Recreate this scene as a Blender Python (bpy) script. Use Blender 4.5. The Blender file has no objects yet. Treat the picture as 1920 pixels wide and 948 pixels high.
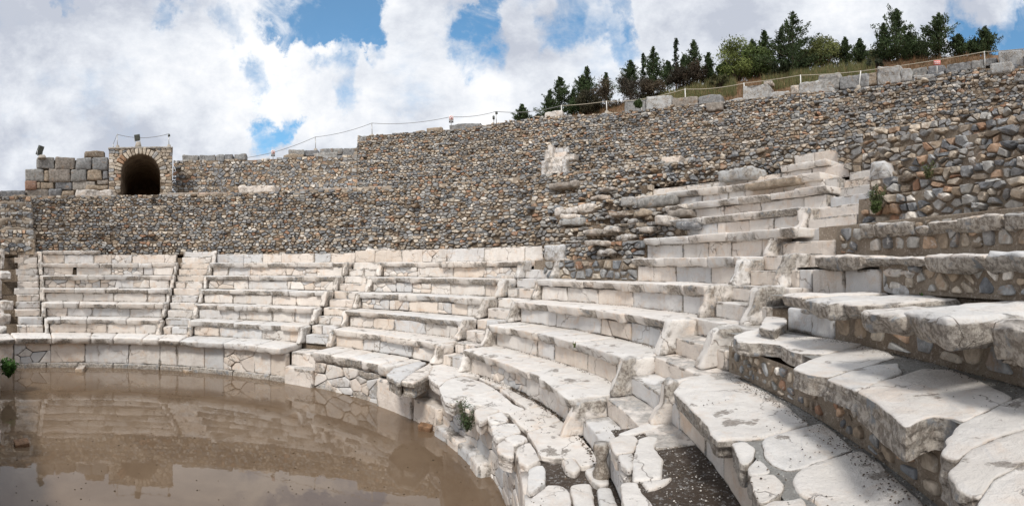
import bpy, bmesh, math, random
import numpy as np
from mathutils import Vector, geometry
rnd = random.Random(7)
nrs = np.random.RandomState(11)
sc = bpy.context.scene
COL = sc.collection
R_ = math.radians

# ------------------------------------------------------------------ camera, light, exposure
EYE = (6.717, 0.0, 1.8255)
YAW = 0.6086
FPX = 862.35
CY = 502.87
cam_d = bpy.data.cameras.new("camera")
cam = bpy.data.objects.new("camera", cam_d)
COL.objects.link(cam)
cam.location = EYE
cam.rotation_euler = (math.pi / 2, 0, YAW)
cam_d.type = 'PANO'
cam_d.panorama_type = 'CENTRAL_CYLINDRICAL'
cam_d.central_cylindrical_range_u_min = -960 / FPX
cam_d.central_cylindrical_range_u_max = 960 / FPX
cam_d.central_cylindrical_range_v_min = (CY - 948) / FPX
cam_d.central_cylindrical_range_v_max = CY / FPX
cam_d.central_cylindrical_radius = 1.0
cam_d.clip_start = 0.05
cam_d.clip_end = 6000
sc.camera = cam
sc.render.resolution_x, sc.render.resolution_y = 1024, 505

SUN_AZ, SUN_EL = -62.0, 47.0      # world azimuth the light comes from, elevation
w = bpy.data.worlds.new("World")
sc.world = w
w.use_nodes = True
def build_world():
    nt = w.node_tree; N = nt.nodes; L = nt.links
    N.clear()
    def new(t, **k):
        n = N.new(t)
        for a, b in k.items(): setattr(n, a, b)
        return n
    def math_(op, a, b=None, clamp=False):
        n = new('ShaderNodeMath', operation=op); n.use_clamp = clamp
        for i, v in enumerate((a, b)):
            if v is None: continue
            if isinstance(v, (int, float)): n.inputs[i].default_value = v
            else: L.new(v, n.inputs[i])
        return n.outputs[0]
    sky = new('ShaderNodeTexSky', sky_type='NISHITA')
    sky.sun_disc = False
    sky.sun_elevation = R_(SUN_EL)
    sky.sun_rotation = R_(90 - SUN_AZ)
    sky.altitude = 200; sky.air_density = 1.0; sky.dust_density = 0.6; sky.ozone_density = 2.0
    tc = new('ShaderNodeTexCoord')
    nrm = new('ShaderNodeVectorMath', operation='NORMALIZE'); L.new(tc.outputs['Generated'], nrm.inputs[0])
    D = nrm.outputs[0]
    def noise(scale, detail, rough, dist=0.0, loc=(0, 0, 0), sc3=(1, 1, 1)):
        mp = new('ShaderNodeMapping'); mp.inputs['Location'].default_value = loc; mp.inputs['Scale'].default_value = sc3
        L.new(D, mp.inputs[0])
        n = new('ShaderNodeTexNoise'); n.inputs['Scale'].default_value = scale; n.inputs['Detail'].default_value = detail
        n.inputs['Roughness'].default_value = rough; n.inputs['Distortion'].default_value = dist
        L.new(mp.outputs[0], n.inputs['Vector'])
        return n.outputs['Fac']
    n1 = noise(4.2, 12, 0.62, 0.1, (2.3, 1.1, 0.4), (1, 1, 1.5))
    n2 = noise(1.9, 5, 0.55, 0.2, (7.3, 3.1, 2.4), (1, 1, 1.7))
    wn = new('ShaderNodeTexNoise'); wn.inputs['Scale'].default_value = 6.5; wn.inputs['Detail'].default_value = 9; wn.inputs['Roughness'].default_value = .62
    L.new(D, wn.inputs['Vector'])
    ws = new('ShaderNodeVectorMath', operation='SUBTRACT'); ws.inputs[1].default_value = (.5, .5, .5); L.new(wn.outputs['Color'], ws.inputs[0])
    wm = new('ShaderNodeVectorMath', operation='SCALE'); wm.inputs['Scale'].default_value = .30; L.new(ws.outputs[0], wm.inputs[0])
    wa = new('ShaderNodeVectorMath', operation='ADD'); L.new(D, wa.inputs[0]); L.new(wm.outputs[0], wa.inputs[1])
    wnn = new('ShaderNodeVectorMath', operation='NORMALIZE'); L.new(wa.outputs[0], wnn.inputs[0])
    # openings of blue between the clouds
    holes = None
    def dirpx(x, y):
        a = math.pi / 2 + YAW - (x - 960) / FPX
        v = Vector((math.cos(a), math.sin(a), (CY - y) / FPX)); v.normalize(); return v
    for (x, y, rad, st) in [(640, 28, 4.2, .8), (585, 18, 3.8, .5), (690, 30, 3.2, .8), (545, 10, 3.5, .4), (600, 62, 2.6, .6), (895, 105, 3.4, .55), (875, 25, 3.0, .4),
                            (500, 268, 2.6, .5), (640, 165, 2.6, .38), (490, 148, 2.0, .3), (865, 140, 2.2, .3), (1085, 25, 3.4, .45), (1175, 40, 1.8, .4), (1150, 95, 1.8, .25),
                            (1860, 60, 4.2, .55), (1905, 82, 3.0, .55), (440, 20, 2.6, .35), (325, 12, 2.0, .3), (118, 12, 1.4, .4), (720, 85, 2.0, .3), (1790, 20, 2.2, .45), (900, 60, 2.0, .35),
                            (960, 5, 2.6, .3), (530, 255, 1.6, .3)]:
        dv = dirpx(x, y)
        dp = new('ShaderNodeVectorMath', operation='DOT_PRODUCT'); dp.inputs[1].default_value = dv
        L.new(wnn.outputs[0], dp.inputs[0])
        c0 = math.cos(R_(rad * 1.35))
        mr = new('ShaderNodeMapRange'); mr.interpolation_type = 'SMOOTHSTEP'
        mr.inputs['From Min'].default_value = c0; mr.inputs['From Max'].default_value = 1.0
        mr.inputs['To Min'].default_value = 0; mr.inputs['To Max'].default_value = st
        L.new(dp.outputs['Value'], mr.inputs['Value'])
        holes = mr.outputs[0] if holes is None else math_('ADD', holes, mr.outputs[0])
    holes = math_('MINIMUM', holes, 0.75)
    nh = noise(7.0, 9, 0.64, 0.6, (4.3, 8.1, 1.4), (1, 1, 1.3))
    holes = math_('MULTIPLY', holes, math_('ADD', math_('MULTIPLY', math_('SUBTRACT', nh, 0.5), 3.0), 0.95))
    cover = math_('ADD', math_('MULTIPLY', math_('SUBTRACT', n1, 0.5), 1.7), 0.74)
    cover = math_('SUBTRACT', cover, holes)
    mr = new('ShaderNodeMapRange'); mr.interpolation_type = 'SMOOTHSTEP'
    mr.inputs['From Min'].default_value = 0.02; mr.inputs['From Max'].default_value = 0.70
    L.new(cover, mr.inputs['Value'])
    mask = math_('ADD', math_('MULTIPLY', mr.outputs[0], .95), .05)
    # cloud tone: bright edges, greyer thick parts
    n3 = noise(3.4, 12, 0.66, 0.1, (1.3, 5.1, 0.9), (1, 1, 1.6))
    tone = math_('ADD', math_('MULTIPLY', n3, 0.75), math_('MULTIPLY', n2, 0.35))
    cr = new('ShaderNodeValToRGB')
    cr.color_ramp.elements[0].position = 0.40; cr.color_ramp.elements[0].color = (8.7, 8.7, 8.75, 1)
    cr.color_ramp.elements[1].position = 0.64; cr.color_ramp.elements[1].color = (4.5, 4.8, 5.5, 1)
    e = cr.color_ramp.elements.new(0.52); e.color = (6.7, 6.95, 7.4, 1)
    L.new(tone, cr.inputs[0])
    skyc = new('ShaderNodeMix', data_type='RGBA', blend_type='MULTIPLY'); skyc.inputs['Factor'].default_value = 1
    L.new(sky.outputs[0], skyc.inputs['A']); skyc.inputs['B'].default_value = (.85, 1.38, 1.45, 1)
    mx = new('ShaderNodeMix', data_type='RGBA')
    L.new(mask, mx.inputs['Factor']); L.new(skyc.outputs['Result'], mx.inputs['A']); L.new(cr.outputs[0], mx.inputs['B'])
    bg = new('ShaderNodeBackground'); bg.inputs['Strength'].default_value = 0.10
    L.new(mx.outputs['Result'], bg.inputs['Color'])
    out = new('ShaderNodeOutputWorld'); L.new(bg.outputs[0], out.inputs['Surface'])
build_world()
sd = bpy.data.lights.new("sun", 'SUN'); sd.energy = 2.3; sd.angle = R_(12); sd.color = (1, 0.95, 0.88)
so = bpy.data.objects.new("sun", sd); COL.objects.link(so)
sv = Vector((math.cos(R_(SUN_AZ)) * math.cos(R_(SUN_EL)), math.sin(R_(SUN_AZ)) * math.cos(R_(SUN_EL)), math.sin(R_(SUN_EL))))
so.rotation_euler = sv.to_track_quat('Z', 'Y').to_euler()
so.location = (0, -20, 30)
sc.view_settings.view_transform = 'Standard'
sc.view_settings.look = 'None'
sc.view_settings.exposure = 0.33
sc.view_settings.gamma = 1.0
sc.view_settings.use_curve_mapping = False

# ------------------------------------------------------------------ geometry of the theatre
F0, TREAD, RISE = 6.368, 0.603, 0.4
def Fr(k): return F0 + k * TREAD
def Hz(k): return k * RISE
WATER = -0.82
UPS = 4.0         # the upper works stand this much further back than the walkway edge
UB, US, UR = 15.2 + UPS, .34, .47
HS = UPS + 1.3
def azim(px): return math.pi / 2 + YAW - (px - 960) / FPX
def phi_at(px, R):            # polar angle (deg) where the line of sight of column px meets the circle R
    a = azim(px); dx, dy = math.cos(a), math.sin(a); e = EYE[0]
    b = e * dx; c = e * e - R * R; s = -b + math.sqrt(max(b * b - c, 0))
    return math.degrees(math.atan2(s * dy, e + s * dx)) % 360, s
def z_at(px, py, R): return EYE[2] + (CY - py) / FPX * phi_at(px, R)[1]
def at_z(px, py, z):
    t = (CY - py) / FPX; s = (z - EYE[2]) / t; a = azim(px)
    return (EYE[0] + s * math.cos(a), s * math.sin(a))
def pol(phi, r, z): return (r * math.cos(R_(phi)), r * math.sin(R_(phi)), z)
def dist_to(phi, r):
    return math.hypot(r * math.cos(R_(phi)) - EYE[0], r * math.sin(R_(phi)))

# ------------------------------------------------------------------ noise
TAB = nrs.rand(65536).astype(np.float64) * 2 - 1
def vn(P):
    i = np.floor(P).astype(np.int64); f = P - i; f = f * f * (3 - 2 * f)
    out = 0
    for a in (0, 1):
        for b in (0, 1):
            for c in (0, 1):
                h = ((i[:, 0] + a) * 73856093 ^ (i[:, 1] + b) * 19349663 ^ (i[:, 2] + c) * 83492791) & 65535
                wt = (f[:, 0] if a else 1 - f[:, 0]) * (f[:, 1] if b else 1 - f[:, 1]) * (f[:, 2] if c else 1 - f[:, 2])
                out = out + TAB[h] * wt
    return out
def fbm(P, o=3):
    s = 0; a = 1.0; t = 0
    for q in range(o):
        s = s + a * vn(P * (2 ** q) + 17.3 * q); t += a; a *= 0.5
    return s / t

# ------------------------------------------------------------------ object helpers
def tag(o, label=None, cat=None, group=None, kind=None):
    if label: o['label'] = label
    if cat: o['category'] = cat
    if group: o['group'] = group
    if kind: o['kind'] = kind
    return o
def thing(name, label, cat, loc=(0, 0, 0), group=None):
    o = bpy.data.objects.new(name, None); COL.objects.link(o); o.location = loc
    o.empty_display_size = 0.2
    return tag(o, label, cat, group)
class Acc:
    """collects vertices, faces and a colour (rgb + weathering) per vertex, then links ONE mesh"""
    fix = True
    def __init__(s): s.V = []; s.F = []; s.C = []; s.n = 0; s.flat = set()
    def add(s, V, F, C):
        V = np.asarray(V, float).reshape(-1, 3); C = np.asarray(C, float)
        if C.ndim == 1: C = np.tile(C, (len(V), 1))
        s.V.append(V); s.C.append(C)
        n = s.n
        if isinstance(F, np.ndarray): s.F.extend((F + n).tolist())
        else: s.F.extend([[i + n for i in f] for f in F])
        s.n += len(V)
    def link(s, name, mat, parent=None, smooth=True):
        if not s.V: return None
        V = np.concatenate(s.V)
        off = Vector((0, 0, 0))
        if parent is not None:
            off = parent.location
            V = V - np.array(off)
        me = bpy.data.meshes.new(name)
        me.from_pydata(V.tolist(), [], s.F)
        ca = me.color_attributes.new('tint', 'FLOAT_COLOR', 'POINT')
        ca.data.foreach_set('color', np.concatenate(s.C).astype(np.float32).ravel())
        me.polygons.foreach_set('use_smooth', [smooth and (i not in s.flat) for i in range(len(me.polygons))])
        me.materials.append(mat)
        me.update()
        if s.fix:
            bm = bmesh.new(); bm.from_mesh(me); bmesh.ops.recalc_face_normals(bm, faces=bm.faces); bm.to_mesh(me); bm.free()
        o = bpy.data.objects.new(name, me); COL.objects.link(o)
        if parent is not None: o.parent = parent
        return o

# ------------------------------------------------------------------ materials
def mat_new(name):
    m = bpy.data.materials.new(name); m.use_nodes = True
    nt = m.node_tree; nt.nodes.clear()
    return m, nt
def nodes(nt):
    N = nt.nodes; L = nt.links
    def new(t, **k):
        n = N.new(t)
        for a, b in k.items(): setattr(n, a, b)
        return n
    def put(sock, v):
        if isinstance(v, (int, float)): sock.default_value = v
        elif isinstance(v, (tuple, list)): sock.default_value = tuple(v) if len(v) == 4 or sock.type == 'VECTOR' else tuple(v) + (1,)
        else: L.new(v, sock)
    def m_(op, a, b=None, clamp=False):
        n = new('ShaderNodeMath', operation=op); n.use_clamp = clamp
        put(n.inputs[0], a)
        if b is not None: put(n.inputs[1], b)
        return n.outputs[0]
    def noise(vec, scale, detail=4, rough=.55, dist=0.0):
        n = new('ShaderNodeTexNoise'); put(n.inputs['Vector'], vec); n.inputs['Scale'].default_value = scale
        n.inputs['Detail'].default_value = detail; n.inputs['Roughness'].default_value = rough; n.inputs['Distortion'].default_value = dist
        return n.outputs['Fac']
    def rng(v, a, b, c=0.0, d=1.0, smooth=True):
        n = new('ShaderNodeMapRange'); n.interpolation_type = 'SMOOTHSTEP' if smooth else 'LINEAR'
        put(n.inputs['Value'], v)
        for i, q in zip(('From Min', 'From Max', 'To Min', 'To Max'), (a, b, c, d)): n.inputs[i].default_value = q
        return n.outputs[0]
    def mix(f, a, b, mode='MIX'):
        n = new('ShaderNodeMix', data_type='RGBA', blend_type=mode)
        put(n.inputs['Factor'], f); put(n.inputs['A'], a); put(n.inputs['B'], b)
        return n.outputs['Result']
    def bump(h, strength, dist, nrm=None):
        n = new('ShaderNodeBump'); n.inputs['Strength'].default_value = strength; n.inputs['Distance'].default_value = dist
        put(n.inputs['Height'], h)
        if nrm is not None: put(n.inputs['Normal'], nrm)
        return n.outputs[0]
    def finish(color, rough, nrm=None, spec=.3, **k):
        b = new('ShaderNodeBsdfPrincipled'); put(b.inputs['Base Color'], color); put(b.inputs['Roughness'], rough)
        b.inputs['Specular IOR Level'].default_value = spec
        if nrm is not None: put(b.inputs['Normal'], nrm)
        for a, v in k.items(): put(b.inputs[a.replace('_', ' ')], v)
        o = new('ShaderNodeOutputMaterial'); L.new(b.outputs[0], o.inputs['Surface'])
        return b
    return new, put, m_, noise, rng, mix, bump, finish

def make_marble():
    m, nt = mat_new('weathered_marble'); new, put, m_, noise, rng, mix, bump, finish = nodes(nt)
    at = new('ShaderNodeAttribute', attribute_name='tint'); geo = new('ShaderNodeNewGeometry')
    P = geo.outputs['Position']; sep = new('ShaderNodeSeparateXYZ'); nt.links.new(geo.outputs['Normal'], sep.inputs[0])
    c = at.outputs['Color']; wx = at.outputs['Alpha']
    # soft cloudy variation and grey veins
    c = mix(m_('MULTIPLY', rng(noise(P, 2.3, 5, .6), .35, .7), .42), c, mix(1.0, c, (.72, .70, .70), 'MULTIPLY'))
    mp = new('ShaderNodeMapping'); mp.inputs['Rotation'].default_value = (0.5, 0.7, 0.4); mp.inputs['Scale'].default_value = (5, 0.9, 5); put(mp.inputs[0], P)
    vein = rng(noise(mp.outputs[0], 2.2, 6, .62, 1.5), .56, .70)
    c = mix(m_('MULTIPLY', vein, .30), c, (.40, .41, .44))
    # rust coloured staining
    st = rng(noise(P, 3.7, 7, .68, .6), .50, .68)
    c = mix(m_('MULTIPLY', st, .42), c, mix(1.0, c, (.93, .70, .50), 'MULTIPLY'))
    # hair cracks
    vo = new('ShaderNodeTexVoronoi', feature='DISTANCE_TO_EDGE'); vo.inputs['Scale'].default_value = 1.15; vo.inputs['Randomness'].default_value = 1.0
    wv = new('ShaderNodeVectorMath', operation='ADD'); put(wv.inputs[0], P)
    nz = new('ShaderNodeTexNoise'); nz.inputs['Scale'].default_value = 5; nz.inputs['Detail'].default_value = 5; put(nz.inputs['Vector'], P)
    sc_ = new('ShaderNodeVectorMath', operation='SCALE'); nt.links.new(nz.outputs['Color'], sc_.inputs[0]); sc_.inputs['Scale'].default_value = .38
    nt.links.new(sc_.outputs[0], wv.inputs[1]); put(vo.inputs['Vector'], wv.outputs[0])
    crack = m_('MULTIPLY', rng(vo.outputs['Distance'], 0.0, .009, 1, 0), rng(noise(P, 1.6, 2), .45, .53))
    c = mix(m_('MULTIPLY', crack, .7), c, (.20, .13, .08))
    # lichen grey-brown rough crust, strongest where the stone is broken (wx)
    ln = noise(P, 5.5, 9, .72, .3)
    thr = m_('SUBTRACT', .86, m_('MULTIPLY', wx, .52))
    li = m_('DIVIDE', m_('SUBTRACT', ln, m_('SUBTRACT', thr, .10)), .14, True)
    li = m_('MAXIMUM', m_('MINIMUM', li, 1.0), 0.0)
    crust = mix(rng(noise(P, 21, 7, .75), .40, .60), (.165, .138, .112), (.50, .455, .40))
    crust = mix(rng(noise(P, 9, 4, .6), .55, .68), crust, (.21, .23, .25))
    c = mix(m_('MULTIPLY', li, .88), c, crust)
    streak = new('ShaderNodeMapping'); streak.inputs['Scale'].default_value = (9, 9, 1.1); put(streak.inputs[0], P)
    side = m_('SUBTRACT', 1.0, rng(m_('ABSOLUTE', sep.outputs['Z']), .25, .6))
    c = mix(m_('MULTIPLY', m_('MULTIPLY', rng(noise(streak.outputs[0], 1.0, 6, .65, .4), .52, .70), side), .22), c, (.36, .26, .17))
    # small pits and specks of dirt lying on upward faces
    up = rng(sep.outputs['Z'], .6, .95)
    sp = rng(noise(P, 34, 4, .75), .63, .70)
    patch = rng(noise(P, 1.9, 4, .6), .45, .60)
    c = mix(m_('MULTIPLY', m_('MULTIPLY', sp, up), m_('ADD', m_('MULTIPLY', patch, .7), .15)), c, (.12, .095, .075))
    c = mix(m_('MULTIPLY', up, .40), c, mix(rng(noise(P, 7, 5, .6), .35, .65), (.765, .75, .73), (.62, .605, .585)))
    soil = m_('MULTIPLY', rng(noise(P, 2.6, 9, .66, .2), .595, .635), up)
    c = mix(m_('MULTIPLY', soil, .75), c, mix(rng(noise(P, 50, 3, .7), .4, .6), (.13, .105, .085), (.28, .25, .22)))
    h = m_('ADD', m_('MULTIPLY', noise(P, 48, 7, .75), .5), m_('MULTIPLY', noise(P, 9, 6, .62), 1.0))
    h = m_('SUBTRACT', h, m_('MULTIPLY', crack, .5))
    h = m_('ADD', h, m_('MULTIPLY', m_('MULTIPLY', li, noise(P, 26, 6, .75)), .9))
    finish(c, .82, bump(h, .9, .026), .2)
    return m
def make_rubble():
    m, nt = mat_new('field_stone'); new, put, m_, noise, rng, mix, bump, finish = nodes(nt)
    at = new('ShaderNodeAttribute', attribute_name='tint'); geo = new('ShaderNodeNewGeometry'); P = geo.outputs['Position']
    c = at.outputs['Color']
    c = mix(rng(noise(P, 9, 6, .65, .3), .3, .72), mix(1.0, c, (.62, .60, .58), 'MULTIPLY'), mix(1.0, c, (1.32, 1.3, 1.27), 'MULTIPLY'))
    vein = rng(noise(P, 6.5, 5, .6, 2.2), .60, .66)
    c = mix(m_('MULTIPLY', vein, .55), c, (.60, .57, .53))
    c = mix(m_('MULTIPLY', rng(noise(P, 4.1, 6, .7), .56, .66), .55), c, (.33, .22, .14))
    c = mix(m_('MULTIPLY', rng(noise(P, 28, 5, .7), .60, .68), .5), c, (.13, .115, .10))
    h = m_('ADD', noise(P, 12, 7, .7), m_('MULTIPLY', noise(P, 60, 4, .7), .3))
    finish(c, .85, bump(h, .6, .02), .2)
    return m
def make_mortar(name, base, dark, light):
    m, nt = mat_new(name); new, put, m_, noise, rng, mix, bump, finish = nodes(nt)
    geo = new('ShaderNodeNewGeometry'); P = geo.outputs['Position']
    c = mix(rng(noise(P, 2.2, 6, .6), .35, .65), dark, base)
    c = mix(rng(noise(P, 30, 5, .75), .52, .66), c, light)
    c = mix(m_('MULTIPLY', rng(noise(P, 75, 3, .7), .58, .66), .6), c, tuple(q * .4 for q in base))
    h = m_('ADD', noise(P, 24, 6, .75), m_('MULTIPLY', noise(P, 90, 3, .7), .4))
    finish(c, .95, bump(h, .9, .03), .1)
    return m
def simple(name, col, rough=.6, metal=0.0, var=.25, scale=6.0, bumpd=.004, spec=.3):
    m, nt = mat_new(name); new, put, m_, noise, rng, mix, bump, finish = nodes(nt)
    tcn = new('ShaderNodeNewGeometry'); P = tcn.outputs['Position']
    c = mix(rng(noise(P, scale, 5, .65), .3, .7), tuple(q * (1 - var) for q in col), tuple(min(1, q * (1 + var)) for q in col))
    finish(c, rough, bump(noise(P, scale * 5, 4, .7), .4, bumpd), spec, Metallic=metal)
    return m
def make_tinted(name, rough=.8, trans=0.0):
    m, nt = mat_new(name); new, put, m_, noise, rng, mix, bump, finish = nodes(nt)
    at = new('ShaderNodeAttribute', attribute_name='tint')
    b = finish(at.outputs['Color'], rough, None, .2)
    if trans:
        tr = new('ShaderNodeBsdfTranslucent'); put(tr.inputs['Color'], at.outputs['Color'])
        ms = new('ShaderNodeMixShader'); ms.inputs[0].default_value = trans
        nt.links.new(b.outputs[0], ms.inputs[1]); nt.links.new(tr.outputs[0], ms.inputs[2])
        o = [n for n in nt.nodes if n.type == 'OUTPUT_MATERIAL'][0]; nt.links.new(ms.outputs[0], o.inputs['Surface'])
    return m
def make_water():
    m, nt = mat_new('muddy_water'); new, put, m_, noise, rng, mix, bump, finish = nodes(nt)
    geo = new('ShaderNodeNewGeometry'); P = geo.outputs['Position']
    c = mix(rng(noise(P, .7, 5, .6, .5), .35, .65), (.140, .096, .062), (.180, .128, .085))
    c = mix(m_('MULTIPLY', rng(noise(P, 9, 5, .8), .66, .70), .6), c, (.07, .045, .03))
    mp = new('ShaderNodeMapping'); mp.inputs['Scale'].default_value = (1, 1, .2); put(mp.inputs[0], P)
    h = m_('ADD', noise(mp.outputs[0], 2.2, 3, .5), m_('MULTIPLY', noise(mp.outputs[0], 14, 2, .5), .06))
    finish(c, .015, bump(h, .10, .012), .5, IOR=1.5)
    return m
M = {}
M['marble'] = make_marble()
M['rubble'] = make_rubble()
M['mortar'] = make_mortar('lime_mortar', (.34, .285, .225), (.24, .19, .145), (.46, .40, .34))
M['greymortar'] = make_mortar('cement_joint', (.33, .325, .31), (.25, .24, .225), (.42, .42, .40))
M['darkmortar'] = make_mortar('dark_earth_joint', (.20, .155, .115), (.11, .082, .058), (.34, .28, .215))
M['soil'] = make_mortar('gravelly_soil', (.115, .092, .076), (.075, .058, .046), (.33, .32, .31))
M['earth'] = make_mortar('dry_hill_earth', (.22, .13, .08), (.14, .095, .055), (.34, .26, .18))
M['steel'] = simple('galvanised_steel', (.50, .50, .49), .45, .6, .2, 20)
M['white'] = simple('white_painted_steel', (.74, .73, .70), .5, 0, .12, 15)
M['concrete'] = simple('rough_concrete', (.40, .36, .31), .9, 0, .25, 14, .01)
M['rope'] = simple('pale_rope', (.52, .47, .38), .9, 0, .2, 40)
M['wire'] = simple('grey_cord', (.24, .24, .24), .8, 0, .15, 40)
M['lampbody'] = simple('dark_lamp_housing', (.10, .11, .10), .5, .2, .2, 12)
M['lampglass'] = simple('floodlight_glass', (.20, .24, .27), .12, 0, .1, 4, .001, .6)
M['leaf'] = make_tinted('foliage', .7, .25)
M['bark'] = simple('tree_bark', (.11, .08, .06), .9, 0, .3, 18, .01)
M['signwhite'] = simple('sign_face_white', (.75, .74, .74), .5, 0, .05, 4, .0005)
M['signred'] = simple('sign_red', (.62, .09, .08), .5, 0, .08, 4, .0005)
M['signpink'] = simple('sign_faded_red', (.72, .25, .22), .5, 0, .08, 6, .0005)
M['signblack'] = simple('sign_black', (.03, .03, .03), .5, 0, .05, 4, .0005)
M['water'] = make_water()
M['wood'] = simple('wet_timber', (.22, .13, .075), .7, 0, .35, 16, .006)

# ------------------------------------------------------------------ stone builders
MARBLE = [(.74, .675, .615), (.76, .705, .65), (.72, .645, .57), (.75, .715, .675), (.71, .68, .645), (.77, .73, .685), (.68, .67, .66), (.73, .66, .59)]
def marble_col(a=0.0, top=False, grey=.12):
    c = rnd.choice(MARBLE)
    if rnd.random() < grey: c = (.62, .625, .63)
    if top: c = tuple(.5 * q + .5 * r for q, r in zip(c, (.74, .715, .68)))
    f = rnd.uniform(.9, 1.06)
    return np.array([c[0] * f * 1.02, c[1] * f * 1.01, c[2] * f, a])
STONE = [((.215, .23, .25), 18), ((.29, .30, .31), 24), ((.155, .165, .18), 9), ((.38, .38, .37), 20), ((.43, .375, .31), 18), ((.34, .275, .21), 15),
         ((.55, .50, .43), 10), ((.36, .22, .15), 4), ((.44, .31, .22), 5), ((.20, .165, .13), 6), ((.62, .59, .55), 8)]
def stone_col(light=1.0):
    t = rnd.uniform(0, sum(q for _, q in STONE))
    for c, q in STONE:
        t -= q
        if t <= 0: break
    f = rnd.uniform(.82, 1.2) * light
    return np.array([c[0] * f, c[1] * f, c[2] * f, 0.5])

def gridlines(L, b, cell):
    n = max(1, int(math.ceil((L - 2 * b) / cell)))
    a = [0, b * .3, b] + [b + (L - 2 * b) * i / n for i in range(1, n)] + [L - b, L - b * .3, L]
    return np.array(a)
def rbox(L, D, H, cell, b, amp, style='block', skip=()):
    """rounded, worn box: x in 0..L, y 0 (front)..D, z 0..H"""
    b = min(b, L * .3, D * .3, H * .3)
    gx, gy, gz = gridlines(L, b, cell), gridlines(D, b, max(cell, D / 10)), gridlines(H, b, cell)
    nx, ny, nz = len(gx), len(gy), len(gz)
    key = lambda i, j, k: (i * ny + j) * nz + k
    quads = []
    def grid(A, B, f):
        a, c = np.meshgrid(np.arange(A - 1), np.arange(B - 1), indexing='ij')
        quads.append(np.stack([f(a, c), f(a + 1, c), f(a + 1, c + 1), f(a, c + 1)], -1).reshape(-1, 4))
    if 'front' not in skip: grid(nx, nz, lambda a, c: key(a, 0, c))
    if 'back' not in skip: grid(nx, nz, lambda a, c: key(a, ny - 1, c))
    if 'left' not in skip: grid(ny, nz, lambda a, c: key(0, a, c))
    if 'right' not in skip: grid(ny, nz, lambda a, c: key(nx - 1, a, c))
    if 'bottom' not in skip: grid(nx, ny, lambda a, c: key(a, c, 0))
    if 'top' not in skip: grid(nx, ny, lambda a, c: key(a, c, nz - 1))
    Q = np.concatenate(quads)
    u, inv = np.unique(Q.ravel(), return_inverse=True)
    F = inv.reshape(Q.shape)
    i, j, k = u // (ny * nz), (u // nz) % ny, u % nz
    P = np.stack([gx[i], gy[j], gz[k]], -1)
    lo = np.array([b, b, b]); hi = np.array([L - b, D - b, H - b])
    q = np.clip(P, lo, hi); n = P - q; ln = np.linalg.norm(n, axis=1, keepdims=True); n = n / np.maximum(ln, 1e-9)
    P2 = q + n * b
    seed = np.array([rnd.uniform(0, 90), rnd.uniform(0, 90), rnd.uniform(0, 90)])
    d = amp * (1.3 * fbm(P * 3.2 + seed, 2) + .8 * fbm(P * 11 + seed, 2))
    edge = (np.abs(n) > .15).sum(1) > 1
    chip = np.maximum(0, fbm(P * 6.5 + seed * 1.7, 2) - .12) * (edge * 3.2 * amp + .0)
    P2 = P2 + n * (d - chip)[:, None]
    wx = np.clip(chip / (amp + 1e-9) * .55, 0, 1)
    if style == 'block':
        ed = (P[:, 0] < b * 1.5) | (P[:, 0] > L - b * 1.5) | (P[:, 2] < b * 1.5) | (P[:, 2] > H - b * 1.5)
        wx = np.maximum(wx, ed * np.clip(.55 + 1.1 * fbm(P * 5 + seed, 2), 0, .95))
    if style == 'slab':
        t = np.clip(1 - P[:, 1] / min(.22, D * .6), 0, 1); zz = P[:, 2] / H
        xn = np.stack([P[:, 0] * 2.3, P[:, 0] * 0 + 3, P[:, 0] * 0], -1) + seed
        broken = np.clip((fbm(xn, 2) + .12) * 2.4, 0, 1)
        prof = (.035 + .05 * broken) * (1 - zz) ** 1.3 + .05 * broken * np.clip(fbm(P * 4 + seed, 2) + .2, 0, 1)
        P2[:, 1] += t * prof + t * .035 * fbm(xn * .6 + 9, 1)
        P2[:, 2] += t * (1 - zz) * .03 * fbm(P * 5 + seed + 5, 2) - t * zz * .012 * broken
        wx = np.maximum(wx, t * (n[:, 2] < .75) * (.32 + .68 * broken * (1 - .4 * zz) + .25 * fbm(P * 5 + seed, 2)))
    if style == 'rock':
        e = fbm(P * (1.6 / max(H, .15)) * .4 + seed, 2)
        P2 = P2 + n * (e * min(L, D, H) * .16)[:, None]
        wx = np.maximum(wx, .55)
    return P2, F, np.clip(wx, 0, 1)

def cyl_block(acc, pa, pb, r0, r1, z0, z1, col, cell=None, b=.012, amp=.006, style='block', skip=('back',), gap=.005, tilt=0):
    """block between polar angles pa > pb (deg), radii r0 < r1, heights z0 < z1"""
    L = R_(pa - pb) * r0 - 2 * gap
    if L < .02: return
    d = dist_to((pa + pb) / 2, r0)
    if cell is None: cell = min(.16, max(.018, d / 190.0))
    V, F, wx = rbox(L, r1 - r0, z1 - z0, cell, b, amp, style, skip)
    ph = R_(pa) - (V[:, 0] + gap) / r0; r = r0 + V[:, 1]
    zt = V[:, 2] + z0 + tilt * (V[:, 0] / L - .5)
    W = np.stack([r * np.cos(ph), r * np.sin(ph), zt], -1)
    C = np.tile(col, (len(V), 1)); C[:, 3] = np.clip(np.maximum(C[:, 3], wx), 0, 1)
    if style == 'slab': C[V[:, 2] > (z1 - z0) - max(.010, b * .6), 3] *= .3
    acc.add(W, F, C)

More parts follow.
